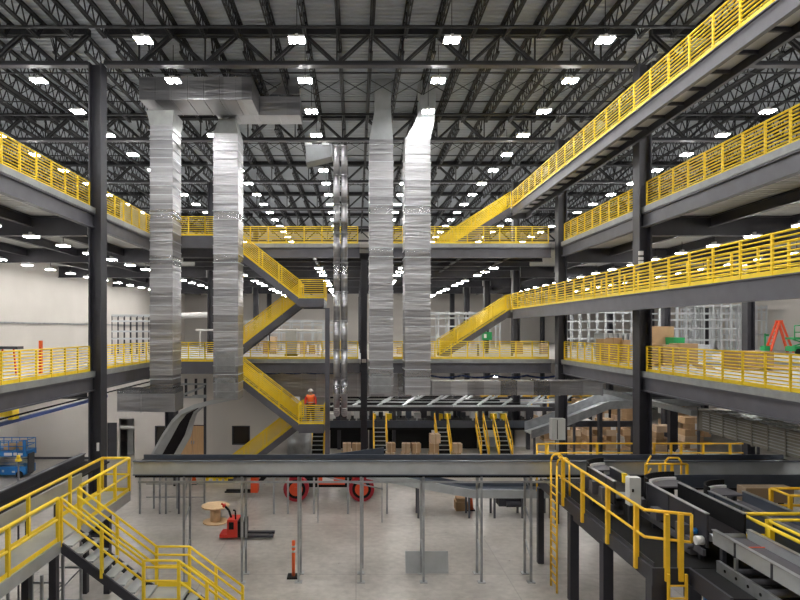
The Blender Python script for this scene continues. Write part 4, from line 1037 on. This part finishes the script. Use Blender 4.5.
be = [(0,1),(1,2),(2,3),(3,4),(4,5),(0,6),(6,7),(7,8),(8,9),(0,10),(10,11),(11,12),(12,13),(3,14),(14,15),(15,16),(16,17),(3,18),(18,19),(19,20),(20,21)]
br_ = [.14,.13,.15,.10,.06,.09,.10,.07,.05,.045,.10,.07,.05,.045,.065,.05,.04,.035,.065,.05,.04,.035]
try:
    def sk(name, idx, m, grow=1.0):
        mp = {j: k for k, j in enumerate(idx)}
        return skin_body(name, [bv[j] for j in idx], [(mp[a], mp[b]) for a, b in be if a in mp and b in mp], [br_[j]*grow for j in idx], m, person, (0,0,0))
    sk('body', list(range(22)), M['skin'])
    sk('trousers', [0,6,7,8,10,11,12], M['navycl'], 1.5)
    sk('vest', [0,1,2,3,14,18], M['vest'], 1.35)
    sk('shirt_sleeve', [14,15,16], M['red'], 1.45); sk('shirt_sleeve', [18,19,20], M['red'], 1.45)
except Exception as e:
    print('skin failed', e)
bands = MB().box(-.16,.16,-.2,-.19,1.08,1.11)
part('reflective_band', bands, M['white'], person, True)
hat = MB()
for k in range(5):
    a0, a1 = math.pi/2*k/5, math.pi/2*(k+1)/5
    hat.tube((0,0,1.68+.12*math.sin(a0)),(0,0,1.68+.12*math.sin(a1)),.13*math.cos(a0),14,.13*math.cos(a1)+.001)
hat.tube((0,-.02,1.665),(0,-.02,1.68),.16,16)
part('hard_hat', hat, M['white'], person, True)

# ------------------------------------------------------------------ sorter structure behind
SY = 41.0
t = thing('sorter_frame', (X(445,SY), SY+2, 0), 'dark sorting machine frame with conveyor beds across the centre background', 'machine')
for px in (339,371,394,437,480,528): part('column', MB().box(X(px,SY)-.12,X(px,SY)+.12,SY-.1,SY+.14,0,Z(407,SY)), M['steel'], t)
for px in (345,400,455,510,545): part('column', MB().box(X(px,45)-.12,X(px,45)+.12,45,45.24,0,3.2), M['steel'], t)
part('top_beam', MB().box(X(320,SY),X(560,SY),SY-.12,SY+.12,Z(411,SY),Z(407,SY)), M['steel'], t)
part('bed_panel', MB().box(X(330,SY),X(546,SY),SY-.3,SY-.24,Z(427,SY),Z(420,SY)), M['bluegrey'], t)
part('bed_frame', MB().box(X(330,SY),X(546,SY),SY-.24,SY+5,Z(428,SY)-.1,Z(426,SY)), M['black'], t)
for a, b in ((388,432),(448,478),(330,368)): part('black_sheet', MB().box(X(a,SY),X(b,SY),SY+.3,SY+.35,0,Z(428,SY)), M['black'], t)  # plain black sheets filling the space below the sorter bed
tb = MB()
for j, (a, b, py, yy) in enumerate(((330,520,404,42),(336,500,401,43.5),(395,548,399,45),(330,470,397,47))):
    tb.box(X(a,yy),X(b,yy),yy,yy+.6,Z(py,yy)-.12,Z(py,yy)+.05)
part('upper_belt', tb, M['black'], t)
tb = MB()
for j, (a, b, py, yy) in enumerate(((332,540,406,41.6),(336,560,402.5,43),(395,560,400,44.5))):
    tb.box(X(a,yy),X(b,yy),yy,yy+.1,Z(py,yy)-.06,Z(py,yy)+.06)
    for k in range(8): tb.bar((X(a+20+k*25,yy),yy,Z(py,yy)),(X(a+34+k*25,yy),yy+1.2,Z(py-5,yy)),.15,.1)
part('guard_rail', tb, M['palegalv'], t)
for k in range(26):
    px = 333+k*8.3+random.uniform(-2,2); y = 43+random.uniform(0,2); x = X(px,y)
    part('drive_unit', MB().box(x-.18,x+random.uniform(.1,.3),y,y+.4,1.75,1.75+random.uniform(.3,.95)).box(x-.05,x+.05,y,y+.1,1.4,1.76), M[random.choice(('steel','palegalv','bluegrey','white','white'))], t)
for j, px in enumerate((373,389,440,494,504,448)):
    y = 42.2; x = X(px,y)
    solo('yellow_motor', MB().box(x-.22,x+.2,y,y+.35,Z(419,y),Z(414,y)).tube((x-.1,y-.12,Z(417,y)),(x-.1,y,Z(417,y)),.15,10).box(x-.05,x+.05,y+.05,y+.2,1.5,Z(419,y)), M['yellow'], 'yellow motor housing on the sorter bed, %s from left' % NTH[[0,1,2,4,5,3][j]], 'motor', 'yellow motors on the sorter')
def sorter_stair(px, label, w_=.85, m=None):
    y0, y1 = 38.6, 40.4; x = X(px,39)
    t = thing('ship_stair', (x, 39.4, 0), label, 'stairs', 'steep yellow stairs at the sorter')
    for s in (-1,1):
        part('stringer', MB().bar((x+s*w_/2,y0,.05),(x+s*w_/2,y1,1.75),.09,.18), M['orange'], t)
        part('handrail', MB().path([(x+s*w_/2,y0,.1),(x+s*w_/2,y0,.95),(x+s*w_/2,y1,2.55),(x+s*w_/2,y1,1.8)],.04,6), M['orange'], t)
    for k in range(7): 
        f = (k+.5)/7; part('tread', MB().box(x-w_/2+.05,x+w_/2-.05,y0+(y1-y0)*f-.05,y0+(y1-y0)*f+.06,1.7*f-.02,1.7*f+.02), M['galvlt'], t)
    part('gap_shade_plate', MB().bar((x,y0+.15,-.02),(x,y1+.15,1.6),w_-.1,.02), M['black'], t)  # black plate added so the open gaps between treads look dark
sorter_stair(380.5, 'steep yellow sided stair with dark treads right of the slim column')
sorter_stair(444, 'steep yellow sided stair at the middle of the sorter')
sorter_stair(504.5, 'steep yellow sided stair at the right end of the sorter')
sorter_stair(317.5, 'steep yellow sided stair just below the person on the landing')
sorter_stair(484, 'narrow steep yellow stair left of the right end stair', w_=.5)
solo('pale_partition', MB().box(X(515,42),X(527,42),42,42.1,0,Z(430,42)), M['white'], 'pale upright panel right of the right end sorter stair', 'panel')
solo('pale_partition', MB().box(X(488,42),X(495,42),42,42.1,0,Z(437,42)), M['white'], 'small pale panel between the two right sorter stairs', 'panel')
# drum / cylinder near x 290
solo('silver_drum', MB().tube((X(299,36.5),36.8,0),(X(299,36.5),36.8,2.3),.75,24), M['galv'], 'tall silver drum tank right of the office wall below the landing', 'tank')
# slanted panel above the cross conveyor
yy = 20.5
t = thing('slanted_guard', (X(355,yy), yy, 3.3), 'dark slanted guard plate rising above the cross conveyor at the slim column', 'panel')
part('plate', MB().quadbox([(X(318,yy),yy,3.75),(X(384,yy),yy,3.75),(X(384,yy),yy+.05,3.75),(X(318,yy),yy+.05,3.75),(X(318,yy),yy,3.85),(X(384,yy),yy,Z(447.5,yy)),(X(384,yy),yy+.05,Z(447.5,yy)),(X(318,yy),yy+.05,3.85)]), M['bluegrey'], t)
part('leg', MB().box(X(362.5,yy)-.04,X(362.5,yy)+.04,yy,yy+.08,0,3.75), M['galv'], t)

# cartons on the ground
cn = [0]
def carton(x, y, z, sx, sy, sz, label, group, m='card', rz=0, nm='carton'):
    t = thing(nm, (x,y,z), label, 'box', group, rz)
    part('body', MB().box(-sx/2,sx/2,-sy/2,sy/2,0,sz), M[m], t, True)
    part('tape', MB().box(-.03,.03,-sy/2-.004,-sy/2,0,sz).box(-.03,.03,-sy/2-.004,sy/2,sz,sz+.004), M['cardlt' if m == 'card' else 'card'], t, True)
    return t
rh = random.Random(11); j = 0
for (pa, pb, lv) in ((343,358,2),(387,399,2),(402,424,2),(430,442,3),(453,464,2)):
    for l in range(lv):
        px = pa+3+l
        while px < pb-l:
            sz_ = rh.uniform(.5,.6); x = X(px,37.4)
            carton(x, 37.4+rh.uniform(-.1,.1), l*.56, sz_, sz_, .55, 'brown carton in the heap before the sorter, %s carton from the left, %s layer' % (NTH[j % 20] if j < 20 else 'near rightmost, '+NTH[j-20], ['bottom','second','top'][l]), 'cartons before the sorter', 'card' if j % 2 else 'cardlt', rh.uniform(-.12,.12)); j += 1
            px += sz_*600/37.4+1.5
# carton stacks on the right ground floor
k = 0
rr = random.Random(3)
for j, (px, y, cols_, rows_) in enumerate(((549,44.5,2,3),(541,47.6,2,3),(571,41,3,4),(583,42.5,3,4),(592,41,3,4),(604,43,3,4),(611,41,3,4),(627.5,41.2,2,4),(631,45.8,2,5),(661,40,2,4),(668,45.5,2,5),(689,41,3,5),(700,43,2,4),(580,48,3,6),(600,49,3,6),(620,48,3,6),(680,49,3,6))):
    x = X(px,y)
    t = thing('carton_stack', (x, y, 0), 'pallet of brown cartons in the right background, %s from left%s' % (NTH[j % 13], ' in the farther row' if j >= 13 else ''), 'pallet load', 'carton pallets right of the sorter')
    part('pallet', MB().box(x-.55,x+.55,y-.5,y+.5,0,.14), M['wood'], t)
    for c in range(cols_):
        for r in range(rows_):
            if rr.random() < .12: continue
            w_ = 1.05/cols_; h_ = .42; ox = rr.uniform(-.03,.03)
            part('carton', MB().box(x-.52+c*w_+ox+.01,x-.52+(c+1)*w_+ox-.01,y-.45+rr.uniform(0,.06),y+.45,.14+r*h_,.14+(r+1)*h_-.015), M[rr.choice(('card','cardlt','cardlt','card','white') if rr.random() < .4 else ('card','cardlt'))], t)

# inclined silver conveyor, right ground floor
t = thing('silver_incline', (X(600,36), 36, 2), 'shiny silver conveyor rising to the right behind the right columns', 'conveyor')
sp = [(X(529,36),Z(434,36)),(X(550,36),Z(427,36)),(X(606,36),Z(405,36)),(X(700,36),Z(401,36)),(X(800,36),Z(400,36))]
for nm, ya, yb, m, d0, d1 in (('side_panel',35.5,35.56,'galv',-.2,.3),('side_panel',36.9,36.96,'galv',-.12,.6),('belt',35.57,36.89,'galvlt',.02,.06)):
    mb = MB()
    for (x0,z0),(x1,z1) in zip(sp, sp[1:]): mb.quadbox([(x0,ya,z0+d0),(x1,ya,z1+d0),(x1,yb,z1+d0),(x0,yb,z0+d0),(x0,ya,z0+d1),(x1,ya,z1+d1),(x1,yb,z1+d1),(x0,yb,z0+d1)])
    part(nm, mb, M[m], t)
for px in (535,575,620,700,760): 
    x = X(px,36); part('leg', MB().box(x-.06,x+.06,36.1,36.22,0,1.9 if px < 560 else 2.9 if px < 600 else 3.5), M['steel2'], t)
t = thing('mezzanine_beam', (X(600,39), 39, 2), 'dark beam and posts below the silver conveyor', 'frame')
part('beam', MB().box(X(566,39),X(632,39),39,39.15,Z(427,39),Z(421,39)), M['steel'], t)
part('post', MB().box(X(632,39),X(636,39),39,39.2,0,Z(421,39)).box(X(590,39),X(592,39),39,39.15,0,Z(421,39)), M['steel'], t)
for j, px in enumerate((674, 601)):
    y = 38.0; solo('slim_post', MB().box(X(px,y)-.25+(.15 if j else 0),X(px,y)+.25-(.15 if j else 0),y,y+.35,0,L2-.4), M['steel'], ['dark post right of the nearest right column on the ground floor','slim post in front of the brown carton pallets'][j], 'post')
t = thing('background_railing', (X(515,47), 47, 0), 'yellow railing on the raised sorter level behind the silver conveyor', 'railing')
mb = MB()
for py in (396,402): mb.tube((X(480,50),50,Z(py,50)),(X(600,50),50,Z(py,50)),.05)
h_ = part('handrail', mb, M['orange'], t)
for k in range(8): part('post', MB().bar((X(482+k*16.5,50),50,1.7),(X(482+k*16.5,50),50,Z(396,50)),.09,.09), M['orange'], h_)
part('deck', MB().box(X(478,50),X(605,50),50,54,1.5,1.7), M['steel'], t)
part('leg', MB().box(X(490,50),X(493,50),50.2,50.4,0,1.5).box(X(590,50),X(593,50),50.2,50.4,0,1.5), M['steel'], t)
# blue cable bundles below the back edge of the middle deck
mb = MB(); pr = None
for k in range(41):
    px = 430+k*4.6; z = Z(375.5,34.8)-.12*abs(math.sin(k*.45)); p = (X(px,34.8), 34.8, z)
    if pr: mb.tube(pr, p, .06, 6)
    pr = p
solo('blue_cable_bundle', mb, M['navy'], 'long drooping blue cable bundle below the back edge of the middle deck', 'cable')
mb = MB(); pr = None
for k in range(20):
    px = 262+k*4; z = Z(372.5,34.6)-.06*abs(math.sin(k*.6)); p = (X(px,34.6), 34.6, z)
    if pr: mb.tube(pr, p, .05, 6)
    pr = p
solo('blue_cable_bundle', mb, M['navy'], 'short blue cable bundle below the middle deck behind the left stair', 'cable')

# ------------------------------------------------------------------ middle floor contents
def mbox(px0, px1, y, h, label, m='card', d=1.0, grp='large cartons on the middle deck', base=L2, nm='large_carton'):
    x0, x1 = X(px0,y), X(px1,y)
    t = thing(nm, ((x0+x1)/2, y, base), label, 'box', grp)
    part('body', MB().box(x0,x1,y,y+d,base+.12,base+h), M[m], t)
    part('pallet', MB().box(x0-.04,x1+.04,y,y+d,base+.08,base+.12).box(x0,x0+.1,y,y+d,base,base+.08).box(x1-.1,x1,y,y+d,base,base+.08).box((x0+x1)/2-.05,(x0+x1)/2+.05,y,y+d,base,base+.08), M['wood'], t)
    return t
c = mbox(738, 756.5, 24.4, .78, 'large brown carton behind the right guardrail, left of its twin')
c = mbox(757.5, 774, 24.4, .78, 'large brown carton behind the right guardrail, rightmost')
mbox(651, 674, 33.0, 1.85, 'tall brown carton standing right of the nearest right column', d=.8)
mbox(604, 613, 30.0, 1.2, 'brown carton left of the nearest right column, leftmost of its row'); mbox(613.6, 622, 30.2, 1.25, 'brown carton left of the nearest right column, middle of its row'); mbox(622.6, 630.5, 30.0, 1.15, 'brown carton left of the nearest right column, nearest to it')
mbox(646, 661, 27.4, .8, 'low brown carton just right of the nearest right column'); mbox(663, 678, 27.8, .95, 'low brown carton, middle of three right of the column'); mbox(680, 698, 28.6, 1.0, 'low brown carton, rightmost of three right of the column')
t = thing('panel_stack', (X(617,36), 36, L2), 'stack of blue grey upright panels behind the brown cartons', 'panels')
mb = MB()
for k in range(6): mb.box(X(604,36)+k*.3,X(604,36)+k*.3+.2,36,37.5,L2,L2+1.45)
part('panel', mb, M['galvlt'], t)
t = thing('green_bin', (X(679,32), 32, L2), 'green wrapped bin beside the tall brown carton', 'bin')
part('body', MB().frustum((X(674.5,32),X(683.5,32),32,32.8), L2, (X(673.5,32),X(684.5,32),31.95,32.85), L2+1.25), M['green'], t)
for j, (px, y) in enumerate(((690,32.5),(697,33.5),(704,32.5))):
    mb = MB()
    for k in range(5): a = X(px,y); mb.quadbox([(a-.5+.04*k,y,L2+.17*k),(a+.5-.07*k,y,L2+.17*k),(a+.5,y+.8,L2+.17*k),(a-.5,y+.8,L2+.17*k),(a-.5,y,L2+.17*k+.15),(a+.45,y,L2+.17*k+.17),(a+.5,y+.8,L2+.17*k+.15),(a-.5,y+.8,L2+.17*k+.17)])
    solo('wrapped_bundle', mb, M['plastic'], 'loose stack of white sheets beside the green bin, %s from left' % NTH[j], 'bundle', 'white bundles on the middle deck')
for j, (px, y, w_) in enumerate(((715,27.5,.8),(785,24.2,1.1),(790,27,1.2),(706,24.8,.7))):
    x = X(px,y); mb = MB()
    for k in range(3): mb.bar((x-w_/2,y+k*.16,L2+.07+.05*k),(x+w_/2,y+k*.18,L2+.07+.04*k),.12,.06)
    solo('board_pile', mb, M['cardlt' if j % 2 else 'slab'], 'low pile of loose boards, right middle deck, %s' % ['left of the large cartons','at the right picture edge','far right beyond the cartons','just behind the rail beyond the low cartons'][j], 'boards', 'loose board piles')
# green electrical box
t = thing('green_cabinet', (X(487.5,43), 42.4, L2), 'green cabinet on the back column right of the catwalk stair', 'cabinet')
part('cabinet', MB().box(X(483,42.2),X(492,42.2),42.2,42.6,Z(340,42.2),Z(332,42.2)), M['green'], t)
part('plate', MB().box(X(484,42.2),X(486.5,42.2),42.18,42.2,Z(338,42.2),Z(334,42.2)), M['white'], t)
part('stand', MB().box(X(486,42.2),X(489,42.2),42.35,42.5,L2,Z(340,42.2)), M['steel'], t)
# red A ladder, green lift far right
ay = 44.0; ax = X(779,ay); az = L2
t = thing('step_ladder', (ax, ay, az), 'red A-frame step ladder on the middle deck at far right', 'ladder')
for s in (-1,1):
    part('rail', MB().bar((ax-.85,ay+s*.3,az),(ax-.05,ay+s*.16,az+2.3),.16,.1), M['orangered'], t)
    part('rail', MB().bar((ax+.85,ay+s*.3,az),(ax+.05,ay+s*.16,az+2.3),.16,.1), M['orangered'], t)
for k in range(8):
    f = (k+1)/9; part('tread', MB().box(ax-.85+.8*f-.07,ax-.85+.8*f+.07,ay-.27+.1*f,ay+.27-.1*f,az+2.3*f-.03,az+2.3*f+.03), M['orangered'], t)
part('top_cap', MB().box(ax-.15,ax+.15,ay-.2,ay+.2,az+2.28,az+2.36), M['orangered'], t)
gx, gy = X(805,40.5), 40.5
t = thing('green_scissor_lift', (gx, gy, L2), 'green scissor lift at the right edge of the middle deck', 'lift')
part('chassis', MB().box(gx-.7,gx+1.2,gy,gy+.9,L2+.2,L2+.55), M['green'], t)
part('platform', MB().box(gx-.7,gx+1.2,gy,gy+.9,L2+1.0,L2+1.15), M['green'], t)
mb = MB()
for z in (1.5,1.95): mb.tube((gx-.7,gy,L2+z),(gx+1.2,gy,L2+z),.04)
for x in (gx-.7,gx-.1,gx+.5,gx+1.1): mb.tube((x,gy,L2+1.1),(x,gy,L2+1.95),.04)
part('cage', mb, M['green'], t)
part('scissor_arms', MB().bar((gx-.6,gy+.3,L2+.55),(gx+1,gy+.3,L2+1.0),.08,.08).bar((gx+1,gy+.3,L2+.55),(gx-.6,gy+.3,L2+1.0),.08,.08), M['green'], t)
for x in (gx-.45, gx+.95): part('wheel', MB().tube((x,gy-.05,L2+.2),(x,gy+.1,L2+.2),.2,14), M['black'], t)
solo('green_cart', MB().box(X(765,43),X(770,43),43,43.5,L2+.15,L2+.5).box(X(766,43),X(767,43),43.1,43.2,L2+.5,L2+1.4).box(X(765,43),X(769,43),43,43.1,L2+1.2,L2+1.35).box(X(765,43),X(770,43),43,43.5,L2,L2+.12), M['green'], 'small green cart left of the red step ladder', 'cart')

# background light steel frames and conveyors on the middle floor
def rackframe(x0, x1, y, label, posts, levels, m='galv', top=3.2, y2=1.5):
    t = thing('conveyor_gantry', ((x0+x1)/2, y, L2), label, 'frame', 'grey gantries on the middle deck')
    n = posts
    hw = .05 if m != 'steel' else .025
    pm = MB().box(-hw,hw,-hw,hw,0,top).mesh('post', M['palegalv' if m == 'galv' else m]); w_ = wpos(t)
    for k in range(n):
        x = x0+(x1-x0)*k/(n-1)
        for yy in (y, y+y2): inst('post', pm, t, (x-w_[0], yy-w_[1], 0))
    for z in levels:
        for q in (y-.04, y+y2+.04): part('rail', MB().box(x0,x1,q-.02,q+.02,L2+z,L2+z+.11), M['palegalv'], t)
    part('bed', MB().box(x0,x1,y,y+y2,L2+levels[-1]-.06,L2+levels[-1]), M['palegalv'], t)
    return t
rackframe(X(418,50), X(500,50), 50, 'light grey steel gantry behind the catwalk stair', 9, (1.0,1.9,2.6,3.0))
rackframe(X(562,48), X(640,48), 48, 'light grey steel gantry between the two right tall columns', 10, (.9,1.6,2.3,3.0,3.4), top=3.6)
rackframe(X(660,47), X(748,47), 47, 'light grey steel gantry beyond the low cartons', 11, (.8,1.7,2.4,2.9,3.5), top=3.7)
rackframe(X(690,56), 34.0, 56, 'far light grey steel gantry by the right back wall', 12, (1.0,2.0,2.8,3.6), top=3.7)
rackframe(X(752,47.5), 34.2, 50, 'light grey steel gantry behind the red step ladder', 8, (1.2,2.4,3.1,3.5), top=3.7)
rackframe(X(246,46), X(345,46), 46, 'light grey steel gantry behind the left stair', 10, (1.4,2.0,2.3), top=2.4)
rackframe(X(112,41), X(150,41), 41, 'dark grey wire rack beyond the left guardrail', 7, (.4,1.0,1.5,2.2,2.6), m='steel', top=2.7, y2=1.0)
t = thing('overhead_conveyor', (X(200,44), 44, L2), 'pale pipe-like conveyor crossing behind the left ducts', 'conveyor')
part('bed', MB().tube((X(170,44),44,Z(316,44)),(X(240,44),44,Z(314,44)),.2,12), M['white'], t)
part('post', MB().box(X(180,44)-.05,X(180,44)+.05,44-.05,44.05,L2,Z(318,44)).box(X(232,44)-.05,X(232,44)+.05,44-.05,44.05,L2,Z(318,44)), M['galv'], t)
solo('wall_rail', MB().box(WL+.02,WL+.1,20,70,8.55,8.65), M['galv'], 'long thin pipe along the left wall above the middle deck', 'pipe')
solo('silver_pipe', MB().tube((X(196,37),37,Z(330,37)),(X(322,37),37,Z(330.5,37)),.06,8).box(X(200,37)-.03,X(200,37)+.03,36.97,37.03,L2,Z(330,37)).box(X(318,37)-.03,X(318,37)+.03,36.97,37.03,L2,Z(330,37)), M['white'], 'long thin white pipe on stands behind the back guardrail', 'pipe')
t = thing('grey_locker', (X(291,38), 38, L2), 'grey free standing cabinet behind the left back guardrail', 'cabinet')
part('body', MB().box(X(285.5,38),X(296.5,38),38,38.5,L2+.1,L2+1.75), M['galvlt'], t); part('plinth', MB().box(X(285.5,38)-.05,X(296.5,38)+.05,37.95,38.5,L2,L2+.1), M['black'], t)
for j, (px, h, m) in enumerate(((273,1.2,'cardlt'),(266,.8,'card'),(303,.9,'cardlt'),(312,.6,'card'),(400,.5,'cardlt'),(450,.9,'cardlt'),(520,.8,'card'),(545,.7,'cardlt'))):
    mbox(px-3, px+3, 41, h, 'small distant carton on the back middle deck, %s from left' % NTH[[1,0,2,3,4,5,6,7][j]], m, .6, 'small cartons on the back deck')
# orange barrier post on left middle deck
solo('orange_post', MB().box(-11.9,-11.8,22.5,22.6,L2,L2+1.25), M['cone'], 'upright orange post behind the left middle guardrail by the column', 'post')
t = thing('saw_stand', (-12.6, 21.9, L2), 'dark folding stand with red legs behind the left middle guardrail', 'stand')
part('top', MB().box(-13.2,-12.3,21.8,22.2,L2+.95,L2+1.05), M['steel'], t)
part('leg', MB().bar((-13.1,21.9,L2),(-12.95,22,L2+.95),.05,.05).bar((-12.4,21.9,L2),(-12.55,22,L2+.95),.05,.05), M['orangered'], t)
# exit sign under right deck (green)
t = thing('exit_sign', (X(765,21), 21, 5.6), 'small green exit sign hanging below the right deck', 'sign')
part('panel', MB().box(X(761,21),X(770,21),21,21.04,Z(413,21),Z(408,21)), M['white'], t)
cu = bpy.data.curves.new('lettering', 'FONT'); cu.body = 'EXIT'; cu.size = .17; cu.align_x = 'CENTER'; cu.align_y = 'CENTER'; cu.extrude = .004
o = bpy.data.objects.new('lettering', cu); C.objects.link(o); bpy.context.view_layer.update()
me = bpy.data.meshes.new_from_object(o.evaluated_get(bpy.context.evaluated_depsgraph_get())); bpy.data.objects.remove(o)
me.materials.clear(); me.materials.append(M['green']); o = bpy.data.objects.new('lettering', me); C.objects.link(o); o.parent = t
o.rotation_euler = (math.pi/2,0,0); w_ = wpos(t); o.location = (X(765.5,21)-w_[0], 20.99-w_[1], Z(410.5,21)-w_[2])
part('hanger', MB().box(X(765,21)-.01,X(765,21)+.01,21.01,21.03,Z(408,21),L2-.3), M['black'], t)

# ------------------------------------------------------------------ camera, world, view
cam = bpy.data.cameras.new('camera'); co = bpy.data.objects.new('camera', cam); C.objects.link(co)
co.location = (0,0,EYE); co.rotation_euler = (math.pi/2,0,0)
cam.sensor_width = 36; cam.lens = 27; cam.shift_x = 44/800; cam.shift_y = 30/800; cam.clip_end = 300
bpy.context.scene.camera = co
wd = bpy.data.worlds.new('world'); bpy.context.scene.world = wd; wd.use_nodes = True
wd.node_tree.nodes['Background'].inputs[0].default_value = (.6,.65,.7,1); wd.node_tree.nodes['Background'].inputs[1].default_value = .3
vs = bpy.context.scene.view_settings
vs.view_transform = 'Standard'; vs.look = 'None'; vs.gamma = 1; vs.use_curve_mapping = False; vs.exposure = -0.08
cy = bpy.context.scene.cycles
cy.max_bounces = 6; cy.diffuse_bounces = 4; cy.glossy_bounces = 3; cy.use_light_tree = True; cy.sample_clamp_indirect = 6
